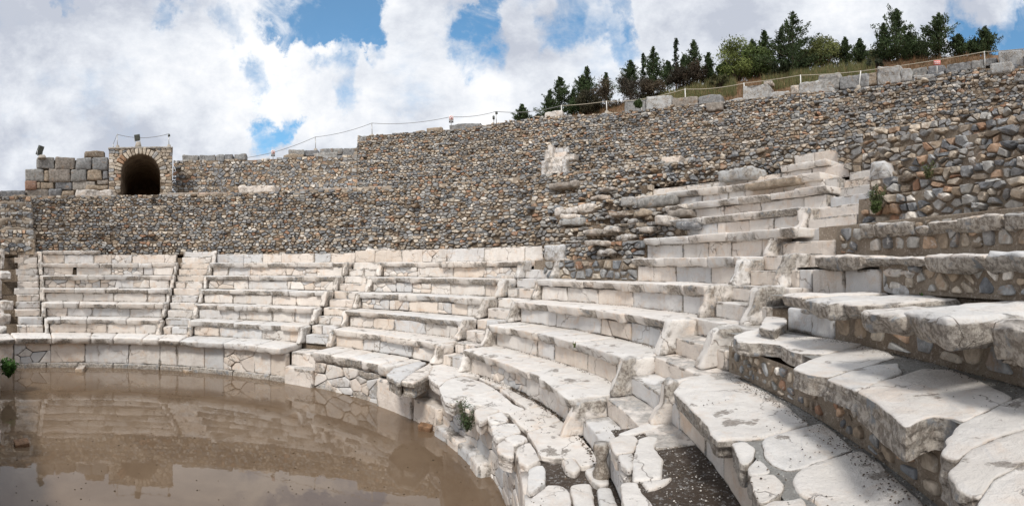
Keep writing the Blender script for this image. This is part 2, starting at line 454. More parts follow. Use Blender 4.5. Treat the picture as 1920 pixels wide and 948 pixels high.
def box_at(acc, px0, py0, px1, py1, R, depth, col, style='rock', b=.06, amp=.02, cell=None, gap=.01, skip=()):
    """a block whose front face stands on the circle R, given by its corners in the photograph"""
    pa, s1 = phi_at(px0, R); pb, s2 = phi_at(px1, R)
    if pa < pb: pa += 360
    pm = (px0 + px1) / 2
    z1, z0 = z_at(pm, py0, R), z_at(pm, py1, R)
    d = (s1 + s2) / 2
    if cell is None: cell = min(.14, max(.02, d / 200))
    cyl_block(acc, pa, pb, R, R + depth, z0, z1, col, cell, b, amp, style, skip, gap)
    return (pa + pb) / 2, R, z0
def topR(z): return UB + US * max(0, (z - ZD) / UR)
ZD = 5.06                      # walkway level on top of the lower seating
def surfR(px, py):
    for k in range(6, 14):
        if z_at(px, py, Fr(k - 1)) <= Hz(k): return Fr(k - 1)
    return Fr(12)
def loose(name, label, cat, px0, py0, px1, py1, R, depth, col, group=None, **k):
    if 9.9 < R < 13.7 and 1000 < px0 < 1700 and py0 > 300: R = surfR((px0 + px1) / 2, py1 - 2) - .28; depth = max(depth, .55)
    if R >= 14.4:
        R += UPS; depth *= 1.15
        if px0 > 330:
            for _ in range(3): R = topR(z_at((px0 + px1) / 2, py1, R)) + (-.35 if any(q in label for q in ('overhang', 'jutting', 'slanting')) else .10)
    mt = k.pop('mat', None) or M['marble']
    a = Acc(); ph, r, z0 = box_at(a, px0, py0, px1, py1, R, depth, col, **k)
    o = a.link(name, mt)
    recentre(o, pol(ph % 360, r + depth / 2, z0))
    return tag(o, label, cat, group)
def recentre(o, loc):
    me = o.data; n = len(me.vertices); co = np.empty(n * 3, np.float32); me.vertices.foreach_get('co', co)
    co = co.reshape(-1, 3) - np.array(loc, np.float32); me.vertices.foreach_set('co', co.ravel()); me.update()
    o.location = loc

# polygon helpers
def clip_half(poly, mx, my, nx, ny):
    out = []; n = len(poly)
    for i in range(n):
        a = poly[i]; b = poly[(i + 1) % n]
        da = (a[0] - mx) * nx + (a[1] - my) * ny; db = (b[0] - mx) * nx + (b[1] - my) * ny
        if da <= 0: out.append(a)
        if (da < 0 < db) or (db < 0 < da):
            t = da / (da - db); out.append((a[0] + t * (b[0] - a[0]), a[1] + t * (b[1] - a[1])))
    return out
def cells(seeds, rect, aspect, reach):
    """Voronoi cells of seeds (u, v) in a rectangle, distances measured with v stretched by aspect"""
    x0, y0, x1, y1 = rect
    S = sorted((u, v * aspect) for u, v in seeds); out = []; n = len(S)
    for i, (u, v) in enumerate(S):
        poly = [(max(x0, u - reach), max(y0 * aspect, v - reach)), (min(x1, u + reach), max(y0 * aspect, v - reach)),
                (min(x1, u + reach), min(y1 * aspect, v + reach)), (max(x0, u - reach), min(y1 * aspect, v + reach))]
        for st in (-1, 1):
            j = i + st
            while 0 <= j < n and abs(S[j][0] - u) < 2 * reach:
                a, b = S[j]
                dx, dy = a - u, b - v
                if dx * dx + dy * dy < 4 * reach * reach:
                    poly = clip_half(poly, (u + a) / 2, (v + b) / 2, dx, dy)
                    if len(poly) < 3: break
                j += st
            if len(poly) < 3: break
        if len(poly) >= 3: out.append([(p, q / aspect) for p, q in poly])
    return out
def chaikin(poly, t=.25):
    out = []; n = len(poly)
    for i in range(n):
        a, b = poly[i], poly[(i + 1) % n]
        out.append((a[0] + t * (b[0] - a[0]), a[1] + t * (b[1] - a[1])))
        out.append((b[0] - t * (b[0] - a[0]), b[1] - t * (b[1] - a[1])))
    return out
def stone(acc, poly, fmap, depth, gap, col, rounds=1, bulge=1.0, keep=1.0, flat=False):
    P = np.array(poly); c = P.mean(0); ext = P.max(0) - P.min(0)
    if min(ext) < gap * 2.2: return
    sh = 1 - gap * 2 / np.maximum(ext, .01)
    P = c + (P - c) * np.clip(sh, .3, 1) * keep
    for _ in range(rounds): P = np.array(chaikin(P.tolist(), rnd.uniform(.10, .2) if _ == 0 else .25))
    n = len(P)
    P = c + (P - c) * (1 + nrs.uniform(-.09, .06, (n, 1)))
    tl = nrs.uniform(-.22, .22, 2) * bulge
    rings = [(1.0, -.06 / max(depth, .02) * depth), (1.0, depth * .5), (.95, depth * .88), (.78, depth * 1.0)]
    if flat:
        tl = tl * .12; e = min(.06, .010 / max(min(ext), .02)); rings = [(1.0, -.05), (1.0, depth * .55), (1 - e, depth * .9), (.9 - e, depth)]
    V = []; 
    for s, wv in rings:
        Q = c + (P - c) * s
        ww = np.full(n, wv) + (((Q - c) @ tl) if wv > 0 else 0) + (nrs.uniform(-.09, .09, n) * depth * (.3 if flat else 1) if wv > 0 else 0)
        V.append(np.column_stack([Q, ww]))
    V.append(np.array([[c[0], c[1], depth * (1.0 if flat else rnd.uniform(.95, 1.15))]]))
    V = np.concatenate(V)
    F = []
    for r in range(3):
        for i in range(n): F.append([r * n + i, r * n + (i + 1) % n, (r + 1) * n + (i + 1) % n, (r + 1) * n + i])
    for i in range(n): F.append([3 * n + i, 3 * n + (i + 1) % n, 4 * n])
    acc.add(fmap(V), F, col)
def band_seeds(u0, u1, z0, z1, wf, h):
    n = max(1, int(round((z1 - z0) / h))); hh = (z1 - z0) / n; S = []
    for c in range(n):
        u = u0 + rnd.uniform(0, .3)
        v = z0 + (c + .5) * hh
        while u < u1:
            ww = (wf(u) if callable(wf) else wf) * rnd.choice((.32, .45, .6, .8, 1, 1.2, 1.6, 2.1)); u += ww / 2
            S.append((u, v + rnd.uniform(-.30, .30) * hh)); u += ww / 2
            if rnd.random() < .28: S.append((u - ww * rnd.uniform(.1, .5), v + hh * rnd.choice((-.45, -.38, .38, .45))))
    return S
def wobble(ph, z):
    ph = np.asarray(ph, float); z = np.asarray(z, float)
    P = np.stack([np.cos(ph) * 9, np.sin(ph) * 9, z * 1.6], -1).reshape(-1, 3)
    am = np.interp(np.degrees(ph).ravel() % 360, [0, 50, 75, 360], [.075, .06, .022, .022])
    return (am * fbm(P, 2) * 1.6).reshape(ph.shape)
def ruin(px_phi, z): return 0.0
def rubble_band(acc, R, z0, z1, pa, pb, width=.22, h=.15, depth=.06, gap=.008, light=1.0, rounds=1, ztop=None, colf=None, keep=1.0, aspect=None, flat=False):
    """stones on the cylinder R between polar angles pa > pb; arc length is measured from phi = 0"""
    u0, u1 = R_(pb) * R, R_(pa) * R
    S = band_seeds(u0, u1, z0, z1, width, h)
    asp = aspect or 1.35
    def fm(V):
        ph = V[:, 0] / R; r = R - V[:, 2] + (0 if flat else wobble(ph, V[:, 1]))
        return np.stack([r * np.cos(ph), r * np.sin(ph), V[:, 1]], -1)
    wmax = width if not callable(width) else max(width(u0), width(u1))
    for poly in cells(S, (u0, z0, u1, z1), asp, max(wmax * 1.5, h * asp * 1.2)):
        cu = sum(p[0] for p in poly) / len(poly); cz = sum(p[1] for p in poly) / len(poly)
        if ztop is not None and cz > ztop(math.degrees(cu / R)) + rnd.uniform(-.08, .04): continue
        dd = depth * rnd.uniform(.5, 1.35); ru = 0 if colf else ruin(math.degrees(cu / R), cz)
        if ru > 0:
            if rnd.random() < .22 * ru: continue
            if rnd.random() < .45 * ru: dd *= rnd.uniform(1.5, 3.2)
        if not colf and rnd.random() < .02: continue
        cc = colf() if colf else stone_col(light)
        if not colf:
            q = 1 + .22 * float(fbm(np.array([[cu * .35, cz * .7, R * .1]]), 2)[0]); t_ = max(0, float(fbm(np.array([[cu * .3 + 40, cz * .9, 3.3]]), 2)[0]))
            cc[:3] = cc[:3] * q * (1 - .5 * t_) + .5 * t_ * np.array([.33, .275, .215])
        stone(acc, poly, fm, dd, gap * rnd.uniform(.6, 1.7), cc, rounds if rnd.random() < .45 or flat else 0, keep=keep * (rnd.uniform(.82, 1.03) if keep < 1 else 1), flat=flat)
def arc_wall(acc, R, z0, z1, pa, pb, col=(.3, .3, .3, 0), step=1.0, amp=.012, wob=True):
    """plain curved face, slightly uneven"""
    n = max(1, int((pa - pb) / step)); m = max(1, int((z1 - z0) / .12))
    ph = np.radians(np.linspace(pb, pa, n + 1)); z = np.linspace(z0, z1, m + 1)
    A, Z = np.meshgrid(ph, z, indexing='ij')
    P = np.stack([A.ravel() * R, Z.ravel(), np.zeros(A.size)], -1)
    r = R + amp * .5 * fbm(P * 3 + R, 2) + (wobble(A.ravel(), Z.ravel()) if amp > .015 and wob else 0)
    V = np.stack([r * np.cos(A.ravel()), r * np.sin(A.ravel()), Z.ravel()], -1)
    a, c = np.meshgrid(np.arange(n), np.arange(m), indexing='ij'); k = lambda i, j: i * (m + 1) + j
    F = np.stack([k(a, c), k(a + 1, c), k(a + 1, c + 1), k(a, c + 1)], -1).reshape(-1, 4)
    acc.add(V, F, np.array(col))
def revolve(acc, prof, phis, col=(.3, .3, .3, 0), amp=.01):
    """prof(phi) -> list of (r, z), the same length for each phi"""
    rows = [prof(p) for p in phis]; m = len(rows[0]); n = len(phis)
    V = []
    for p, rw in zip(phis, rows):
        for r, z in rw: V.append(pol(p, r, z))
    V = np.array(V)
    V[:, 2] += amp * fbm(V * 2.3, 2); 
    a, c = np.meshgrid(np.arange(n - 1), np.arange(m - 1), indexing='ij'); k = lambda i, j: i * m + j
    F = np.stack([k(a, c), k(a + 1, c), k(a + 1, c + 1), k(a, c + 1)], -1).reshape(-1, 4)
    acc.add(V, F, np.array(col))

def poly_slab(acc, xy, z, thick, ds=.04, b=.018, amp=.006, wob=.010, under=.04, col=None, sidewx=.95, topwx=.0, grow=.004):
    b = b * .7; amp = amp * 1.25
    """a flat paving slab with a broken outline: real thickness, rounded lip, uneven top"""
    col = marble_col(top=True) if col is None else col
    P = [Vector(p) for p in xy]
    ar = sum(P[i].x * P[(i + 1) % len(P)].y - P[(i + 1) % len(P)].x * P[i].y for i in range(len(P)))
    if ar < 0: P = P[::-1]
    pts = []
    for i in range(len(P)):
        a, c = P[i], P[(i + 1) % len(P)]; n = max(1, int((c - a).length / ds))
        for k in range(n): pts.append(a.lerp(c, k / n))
    Q = np.array([[p.x, p.y] for p in pts]); n = len(Q)
    if n < 8: return
    for _ in range(1): Q = (np.roll(Q, 1, 0) + 2 * Q + np.roll(Q, -1, 0)) / 4
    T = np.roll(Q, -1, 0) - np.roll(Q, 1, 0); T /= np.maximum(np.linalg.norm(T, axis=1, keepdims=True), 1e-9)
    Nn = np.stack([T[:, 1], -T[:, 0]], -1)
    seed = rnd.uniform(0, 50)
    Q3 = np.column_stack([Q, np.full(n, seed)])
    Q = Q + Nn * (wob * (fbm(Q3 * 6, 3) + .7 * fbm(Q3 * 22, 2)) + grow)[:, None]
    def ring(off, zz, nz=0.0):
        W = Q - Nn * min(off, b) if off <= b else Q + (Q.mean(0) - Q) * min(.12, (off / np.maximum(np.linalg.norm(Q - Q.mean(0), axis=1).mean(), .05)))
        h = zz + nz * fbm(np.column_stack([W, np.full(n, zz * 3 + seed)]) * 7, 2)
        return np.column_stack([W, h])
    top = lambda W: z + amp * (1.2 * fbm(np.column_stack([W * 1.7, np.full(len(W), seed)]), 2) + .5 * fbm(np.column_stack([W * 8, np.full(len(W), seed)]), 2))
    I2 = Q - Nn * b
    # interior triangulation
    g = ds * 1.25; x0, y0 = I2.min(0); x1, y1 = I2.max(0)
    gx, gy = np.meshgrid(np.arange(x0, x1, g), np.arange(y0, y1, g)); G = np.column_stack([gx.ravel(), gy.ravel()]); G += nrs.uniform(-.25, .25, G.shape) * g
    ins = np.zeros(len(G), bool)
    xj, yj = I2[-1]
    for xi, yi in I2:
        c = ((yi > G[:, 1]) != (yj > G[:, 1])) & (G[:, 0] < (xj - xi) * (G[:, 1] - yi) / (yj - yi + 1e-12) + xi); ins ^= c; xj, yj = xi, yi
    G = G[ins]
    if len(G):
        dmin = np.min(np.linalg.norm(G[:, None] - I2[None], axis=2), axis=1); G = G[dmin > g * .55]
    allp = [Vector((float(a), float(c))) for a, c in np.vstack([I2, G])] if len(G) else [Vector((float(a), float(c))) for a, c in I2]
    res = geometry.delaunay_2d_cdt(allp, [], [list(range(n))], 1, 1e-5)
    v2 = np.array([[v.x, v.y] for v in res[0]]); tri = [list(f) for f in res[2]]
    orig = res[3]
    idx = {}
    for i, o in enumerate(orig):
        for q in o:
            if q < n: idx[q] = i
    V = [np.column_stack([v2, top(v2)])]; nb = len(v2)
    C0 = np.tile(col, (nb, 1)); C0[:, 3] = topwx
    rings = [ring(b * .35, z - b * .22), ring(0, z - b, .003)]
    m = max(2, int(thick / (ds * 1.1)))
    for k in range(1, m + 1):
        t = k / m; rings.append(ring(b * 1.01 + under * t ** 1.5 if under * t ** 1.5 > .004 else 0, z - b - (thick - b) * t, .014 * t))
        rings[-1][:, :2] += Nn * ((.016 if t < .9 else .008) * fbm(np.column_stack([Q * 9, np.full(n, k * .8 + seed)]), 2))[:, None]
    F = tri; ntop = len(tri)
    ok = all(i in idx for i in range(n))
    for k, r in enumerate(rings):
        base = nb + k * n
        for i in range(n):
            j = (i + 1) % n
            if k == 0:
                if ok: F.append([idx[i], idx[j], base + j, base + i])
            else: F.append([base - n + i, base - n + j, base + j, base + i])
        V.append(r)
    F.append([nb + (len(rings) - 1) * n + i for i in range(n)][::-1])
    C1 = np.tile(col, (len(rings) * n, 1)); C1[:, 3] = sidewx; C1[:n, 3] = .3
    ff = len(acc.F); acc.add(np.concatenate(V), F, np.concatenate([C0, C1])); acc.flat.update(range(ff + ntop + n * 2, ff + len(F)))
def px_slab(acc, pix, z, thick, **k):
    poly_slab(acc, [at_z(x, y, z) for x, y in pix], z, thick, **k)

#__BUILD__
# ------------------------------------------------------------------ ground and hill (setting)
def interp(x, pts):
    pts = sorted(pts); return float(np.interp(x, [p[0] for p in pts], [p[1] for p in pts]))
a = Acc()
s = 3500
g = [(-s, -s, -1.35), (s, -s, -1.35), (s, s, -1.35), (-s, s, -1.35)]
a.add(g, [[0, 1, 2, 3]], (.2, .15, .1, 0)); tag(a.link('ground', M['earth']), kind='structure')
def pxc(pts, R): return [(phi_at(x, R)[0], z_at(x, y, R)) for x, y in pts]
CREST = pxc([(700, 300), (900, 300), (1000, 250), (1050, 222), (1130, 206), (1200, 184), (1250, 172), (1330, 158), (1400, 150), (1450, 142), (1520, 130), (1600, 124), (1660, 112), (1760, 107), (1850, 105), (1950, 98)], 20.8 + HS)
START = pxc([(700, 339), (900, 319), (1000, 271), (1060, 245), (1150, 225), (1260, 214), (1400, 196), (1500, 185), (1600, 175), (1700, 162), (1800, 147), (1920, 134)], 18.15 + HS)
def hill_z(p, r):
    crest = interp(p, CREST + [(150, 4.6), (200, 4.2), (-40, CREST[-1][1])]); start = interp(p, START + [(150, 4.6), (200, 4.2), (-40, START[-1][1])])
    r -= HS; k1 = min(1, max(0, (r - 18.0) / 2.8)); z = start + (crest - start) * (k1 ** .8)
    if r > 23: z -= (r - 23) * .10 if r < 60 else 3.7 + (r - 60) * .02
    return max(z, -1.5)
ph = [p for p in range(-30, 206, 1)]
rs = [r_ + HS for r_ in (18.15, 18.6, 19, 19.4, 19.8, 20.2, 20.6, 21, 22, 24, 27, 32, 40, 60, 120, 250)]
a = Acc()
V = np.array([pol(p, r, hill_z(p, r)) for p in ph for r in rs])
V[:, 2] += .10 * fbm(V * 1.1, 3) + .05 * fbm(V * 4, 2)
i, j = np.meshgrid(np.arange(len(ph) - 1), np.arange(len(rs) - 1), indexing='ij'); kk = lambda i, j: i * len(rs) + j
a.add(V, np.stack([kk(i, j), kk(i + 1, j), kk(i + 1, j + 1), kk(i, j + 1)], -1).reshape(-1, 4), (.2, .15, .1, 0))
tag(a.link('hillside', M['earth']), kind='structure')
a = Acc()
gx, gy = np.meshgrid(np.linspace(-6.4, 6.2, 40), np.linspace(-3.0, 6.3, 30), indexing='ij')
a.add(np.stack([gx.ravel(), gy.ravel(), np.full(gx.size, WATER)], -1), np.array([[i * 30 + j, (i + 1) * 30 + j, (i + 1) * 30 + j + 1, i * 30 + j + 1] for i in range(39) for j in range(29)]), (.2, .15, .1, 0))
tag(a.link('water', M['water']), kind='structure')

# ------------------------------------------------------------------ masonry core under the seats
LEFT_END = 188.6
def zdiaz(p): return interp(p, [(30, 4.72), (43, 4.78), (52, 4.86), (66, 4.97), (80, 5.03), (100, ZD), (200, ZD)])
core = thing('seating_core', 'brown mortar core that shows in the joints beneath the marble seats', 'masonry core', pol(100, 9, 0))
def prof_low(p):
    L = [(5.95, -1.4), (5.95, -.22), (F0 + .05, -.22)]
    for k in range(1, 7):
        r = Fr(k - 1) + .05
        L += [(r, Hz(k) - .215), (Fr(k) + .05, Hz(k) - .215)]
    return L
a = Acc(); revolve(a, prof_low, np.arange(-8, 197, 1.0)); a.link('mortar', M['darkmortar'], core)

# ------------------------------------------------------------------ stairways: angular limits for each row
CENT = {'B': (119.3, 113.2), 'C': (83.4, 77.8), 'A': (156.0, 149.8)}
DPX = {1: ((1094, 1150), (1141, 1236)), 2: ((1188, 1265), (1230, 1324)), 3: ((1272, 1350), (1308, 1385)), 4: ((1343, 1428), (1378, 1460)), 5: ((1409, 1483), (1438, 1505)),
       6: ((1467, 1550), (1493, 1566)), 7: ((1517, 1588), (1538, 1608)), 8: ((1559, 1622), (1578, 1628)), 9: ((1590, 1634), (1600, 1640))}
EPX = {0: (27, 88), 1: (28, 81), 2: (26, 76), 3: (24, 74), 4: (30, 73), 5: (26, 71), 6: (27, 70)}
def stair_span(n, k, half=0):
    if n in CENT: return CENT[n]
    R = Fr(k - 1) + .3 * half
    if n == 'D': return phi_at(DPX[k][half][0], R)[0], phi_at(DPX[k][half][1], R)[0]
    return phi_at(EPX[k][0], R)[0], phi_at(EPX[k][1], R)[0]
def parapet(acc, pc, k, wd=.19, col=None, hgt=.45, out=.30):
    col = marble_col(rnd.uniform(.25, .6), True, grey=0) if col is None else col; out *= rnd.uniform(.75, 1.1); wd *= rnd.uniform(.8, 1.15)
    R = Fr(k - 1); D = out + .30; d = dist_to(pc, R)
    cell = min(.12, max(.018, d / 200))
    V, F, wx = rbox(wd, D, hgt, cell, .035, .014, 'block', ())
    zz = V[:, 2] / hgt
    sh = np.interp(zz, [0, .1, .28, .5, .72, .9, 1.05], [.0, .01, .05, .11, .14, .16, .22])
    V[:, 1] += sh * np.clip(1 - V[:, 1] / (out + .1), 0, 1)
    V[:, 0] = wd / 2 + (V[:, 0] - wd / 2) * np.interp(zz, [0, .3, .6, 1], [1.05, .8, .95, 1.1])
    sd = rnd.uniform(0, 60); V += .035 * np.stack([fbm(V * 5 + sd, 2), fbm(V * 5 + sd + 7, 2), fbm(V * 5 + sd + 13, 2)], -1)
    R0 = R - out
    phr = R_(pc) - (V[:, 0] - wd / 2) / R; r = R0 + V[:, 1]
    C = np.tile(col, (len(V), 1)); C[:, 3] = np.clip(np.maximum(C[:, 3], wx), 0, 1)
    acc.add(np.stack([r * np.cos(phr), r * np.sin(phr), V[:, 2] + Hz(k - 1) - .005], -1), F, C)
STN = {'E': 'leftmost', 'A': 'second', 'B': 'third', 'C': 'fourth', 'D': 'fifth and nearest'}
STL = {'E': 'broken marble stairway at the far left end of the seats', 'A': 'narrow marble stairway below the right side of the arched gateway',
       'B': 'marble stairway rising from a gap in the basin wall, second from the left of three central ones', 'C': 'marble stairway rising between worn armrests near the middle of the seats',
       'D': 'nearest and widest marble stairway climbing diagonally to the upper right'}
STL['B'] = 'marble stairway rising from the left gap in the wall around the muddy water'
STL['C'] = 'marble stairway rising from the right gap in the wall around the muddy water'
stairs = {}
for n, ks in (('E', range(1, 7)), ('A', range(1, 7)), ('B', range(1, 6)), ('C', range(1, 6)), ('D', range(1, 10))):
    pm = sum(stair_span(n, 1)) / 2
    st = stairs[n] = thing('stairway', STL[n], 'stairway', pol(pm, F0, 0), 'stairways between the seat sections')
    for k in ks:
        for half in (0, 1):
            pl, pr = stair_span(n, k, half)
            ex = .35 if n == 'E' else 0
            a = Acc()
            if n == 'E': pl = pl + rnd.uniform(-1.0, .2)
            if n == 'D' and k > 1:
                o_l, o_r = stair_span(n, k, 1 - half); pl = max(pl, o_l) + (.5 if half else 0); pr = min(pr, o_r) - 1.0
            r0 = Fr(k - 1) + .3 * half - .01 + rnd.uniform(-.012, .012)
            pcs = [pl, pr] if rnd.random() < .6 or n == 'D' else [pl, pl + (pr - pl) * rnd.uniform(.35, .65), pr]
            for q in range(len(pcs) - 1):
                cyl_block(a, pcs[q], pcs[q + 1], r0, r0 + .36, Hz(k - 1) + .2 * half - .004, Hz(k - 1) + .2 * half + .198, marble_col(.12 if n != 'E' else .3, grey=.05), b=.015, amp=.006, skip=(), tilt=rnd.uniform(-.012, .012))
            a.link('step', M['marble'], st)
        sides = {'E': (1,), 'A': (0, 1), 'B': (0, 1), 'C': (0, 1), 'D': (0, 1)}[n]
        for sd_ in sides:
            pl, pr = stair_span(n, k, 0)
            R = Fr(k - 1); dw = math.degrees(.10 / R)
            if n == 'D' and (k in (8, 9) or (k == 1 and sd_ == 1)): continue
            if n == 'D' and sd_ == 1 and k > 5: continue
            if n == 'D' and sd_ == 0 and k > 8: continue
            if k == 6 and n in 'AE' and sd_ == 0: continue
            pc = pl + dw if sd_ == 0 else pr - dw
            if n == 'D' and sd_ == 1: pc = pr + (0.3 if k > 3 else .8)
            a = Acc(); wd = rnd.uniform(.14, .18) * (1.1 if n == 'D' else 1) * (.85 if n in 'AE' else 1)
            parapet(a, pc, k, wd, None, .395 + rnd.uniform(-.02, .03), .2 if n in 'AE' else .26)
            a.link('armrest', M['marble'], st)
# steps sunk into the wall round the water
for n, (x0, x1) in (('B', (536, 590)), ('C', (781, 829))):
    pl, pr = phi_at(x0, 5.6)[0], phi_at(x1, 5.6)[0]
    for r0, r1, z0, z1 in ((5.52, 5.92, -1.2, -.44), (5.82, 6.4, -1.2, -.14)):
        a = Acc(); cyl_block(a, pl, pr, r0, r1, z0, z1, marble_col(.2), b=.03, amp=.012, skip=()); a.link('step', M['marble'], stairs[n])

# ------------------------------------------------------------------ marble seat rows
ORD = ['', 'first', 'second', 'third', 'fourth', 'fifth', 'sixth', 'seventh', 'eighth', 'ninth', 'tenth', 'eleventh']
def blocks_between(pa, pb, R, lo, hi):
    out = [pa]; 
    while True:
        nx = out[-1] - math.degrees(rnd.uniform(lo, hi) / R)
        if nx < pb + math.degrees(lo * .45 / R): break
        out.append(nx)
    out.append(pb)
    return out
def cracked(acc, R, z0, z1, pa, pb, wd, h, dep=.035, gap=.006, wx=.15, rounds=1):
    def cf():
        c = marble_col(wx * rnd.uniform(.3, 1.6), grey=.18); return c
    rubble_band(acc, R + .012, z0, z1, pa, pb, wd, h, .03, gap * .7, colf=cf, rounds=0, aspect=1.5, flat=True)
def flat_riser(par, R, z0, z1, pa, pb, lo, hi, broken=.12, wx=.05, name='riser_block'):
    bs = blocks_between(pa, pb, R, lo, hi)
    for q in range(len(bs) - 1):
        a = Acc()
        if rnd.random() < broken:
            arc = abs(R_(bs[q] - bs[q + 1])) * R
            cracked(a, R + .012, z0 + .004, z1 - .004, bs[q], bs[q + 1], rnd.uniform(.16, .3), (z1 - z0) * rnd.choice((.5, .95)))
        else:
            cyl_block(a, bs[q], bs[q + 1], R + rnd.uniform(-.006, .006), R + .22, z0 - .004, z1 - .002, marble_col(wx), b=.008, amp=.0035, skip=('back', 'bottom'), gap=.004)
        a.link(name, M['marble'], par)
def slab_row(par, R0, R1, z0, z1, pa, pb, lo, hi, wx=.0, name='seat_slab', jit=.03, b=.022, miss=0.0):
    bs = blocks_between(pa, pb, R0, lo, hi)
    for q in range(len(bs) - 1):
        if rnd.random() < miss: continue
        a = Acc(); cyl_block(a, bs[q], bs[q + 1], R0 + rnd.uniform(-jit, jit), R1, z0 + rnd.uniform(-.012, .012), z1 + rnd.uniform(-.012, .006), marble_col(wx, True), b=b, amp=.008, style='slab', skip=('back',), gap=.005, tilt=rnd.uniform(-.008, .008))
        a.link(name, M['marble'], par)
PW = lambda R, w_=.2: math.degrees(w_ / R)
SECT = [('E', 'A', 'below the arched gateway'), ('A', 'B', 'between the narrow far stairway and the stairway at the left basin gap'), ('B', 'C', 'between the stairways at the two basin gaps'), ('C', 'D', 'between the right basin gap stairway and the nearest stairway')]
HOW = {'E': 'left of the narrow far stairway', 'A': 'right of the narrow far stairway', 'B': 'between the two basin gaps', 'C': 'left of the diagonal stairway'}
for s0, s1, _ in SECT:
    for k in range(1, 7):
        R = Fr(k - 1)
        if s0 == 'C' and k == 6: continue
        pa = stair_span(s0, k, 0)[1] - PW(R, .19)
        pb = (stair_span(s1, k, 0)[0] if s1 != 'E' else 0) + PW(R, .19)
        if s0 == 'B' and k in (5, 6): pb = phi_at({5: 978, 6: 1018}[k], R)[0]
        if s0 == 'B' and k == 6: pa = 119.8
        if s0 == 'A' and k == 6: pb = 119.8
        row_pb = pb
        if s0 == 'C' and k == 5: pa = phi_at(1196, R)[0]
        row = thing('seat_row', f'{ORD[k]} marble seat row above the basin, {HOW[s0]}', 'seat row', pol((pa + pb) / 2, R, Hz(k - 1)), 'marble seat rows of the lower theatre')
        far = s0 in 'EA'
        brk = {('E', 5): .6, ('E', 4): .55, ('A', 4): .45, ('B', 4): .4, ('B', 3): .5, ('E', 6): .3, ('E', 3): .2, ('B', 5): .25, ('A', 5): .2}.get((s0, k), .08)
        top = Hz(k) - .14 if k < 6 else (2.30 if s0 != 'B' else 2.36)
        flat_riser(row, R, Hz(k - 1), top, pa, pb, .45, 1.25, brk)
        if k < 6:
            slab_row(row, R - (.13 if k < 5 else .12), Fr(k) + .03, Hz(k) - .14, Hz(k), pa + PW(R, .08), pb - PW(R, .08), .35, 1.3, wx=.22, jit=.05)
        elif s0 == 'E':
            slab_row(row, R - .10, R + .4, 2.32, 2.44, pa, phi_at(188, R)[0], .4, .9, wx=.2)
# the fourth section keeps its marble higher up
UP = {6: (1213, 1466, 1215, 1500), 7: (1288, 1512, 1262, 1505), 8: (1294, 1552, 1252, 1556), 9: (1262, 1572, 1194, 1545), 10: (1224, 1592, 1468, 1556), 11: (1489, 1572, None, None)}
for k, (x0, x1, s0, s1) in UP.items():
    R = Fr(k - 1); pa, pb = phi_at(x0, R)[0], phi_at(x1, R)[0]
    row = thing('seat_row', f'{ORD[k]} marble seat row up, high patch left of the diagonal stairway', 'seat row', pol((pa + pb) / 2, R, Hz(k - 1)), 'marble seat rows of the lower theatre')
    flat_riser(row, R, Hz(k - 1), Hz(k) - (.13 if s0 else .03), pa, pb, .45, 1.1, .06)
    if s0: slab_row(row, R - .12, Fr(k) + .03, Hz(k) - .13, Hz(k), phi_at(s0, R)[0], phi_at(s1, R)[0], .5, 1.2, wx=.3, jit=.04)
# short row of marble right of the nearest stairway
R = Fr(4)
row = thing('seat_row', 'short row of upright white marble blocks right of the diagonal stairway, ending in rubble', 'seat row', pol(40, R, 1.6), 'marble seat rows of the lower theatre')
for x0, x1 in ((1497, 1521), (1522, 1582), (1583, 1652)):
    a = Acc(); box_at(a, x0, 505, x1, 552 + (x1 - 1497) * .02, R, .3, marble_col(.1), 'block', .015, .006); a.link('riser_block', M['marble'], row)
for x0, x1, y0, y1 in ((1522, 1612, 479, 503), (1613, 1652, 480, 500), (1652, 1728, 482, 499), (1731, 1843, 477, 508), (1839, 1915, 474, 509), (1917, 1990, 471, 512)):
    a = Acc(); box_at(a, x0, y0, x1, y1, R - .13, .75, marble_col(1.0, grey=.4), 'slab', .03, .02, skip=()); a.link('seat_slab', M['marble'], row)

# ------------------------------------------------------------------ the wall round the water
pod = thing('basin_wall', 'low curved marble wall with a projecting coping around the muddy water', 'wall', pol(110, 5.6, WATER))
def pod_sec(pa, pb, lo, hi, broken, crk=(.22, .3), slabs=True):
    bs = blocks_between(pa, pb, 5.62, lo, hi)
    for q in range(len(bs) - 1):
        a = Acc()
        if rnd.random() < broken: cracked(a, 5.62, -.70, -.17, bs[q], bs[q + 1], crk[0], crk[1], .05, .008, .3)
        else: cyl_block(a, bs[q], bs[q + 1], 5.61 + rnd.uniform(-.01, .01), 5.8, -.70, -.17, marble_col(.08), b=.012, amp=.005, skip=('back', 'bottom'), gap=.005)
        a.link('panel', M['marble'], pod)
    bs = blocks_between(pa, pb, 5.56, .7, 1.6)
    for q in range(len(bs) - 1):
        a = Acc(); cyl_block(a, bs[q], bs[q + 1], 5.56, 5.8, -1.3, -.705, marble_col(.95), b=.03, amp=.012, skip=('back', 'bottom')); a.link('base_block', M['marble'], pod)
    if slabs: slab_row(pod, 5.40, F0 + .03, -.17, 0, pa, pb, .55, 1.3, .1, 'coping_slab', .035, .035)
pB0, pB1 = phi_at(536, 5.6)[0], phi_at(590, 5.6)[0]
pC0, pC1 = phi_at(781, 5.6)[0], phi_at(829, 5.6)[0]
pod_sec(phi_at(27, 5.6)[0], phi_at(300, 5.6)[0], .7, 1.3, .12)
pod_sec(phi_at(300, 5.6)[0], pB0 + .1, .35, .95, .22)
pod_sec(phi_at(-12, 5.6)[0], phi_at(26, 5.6)[0], .5, .9, 0)
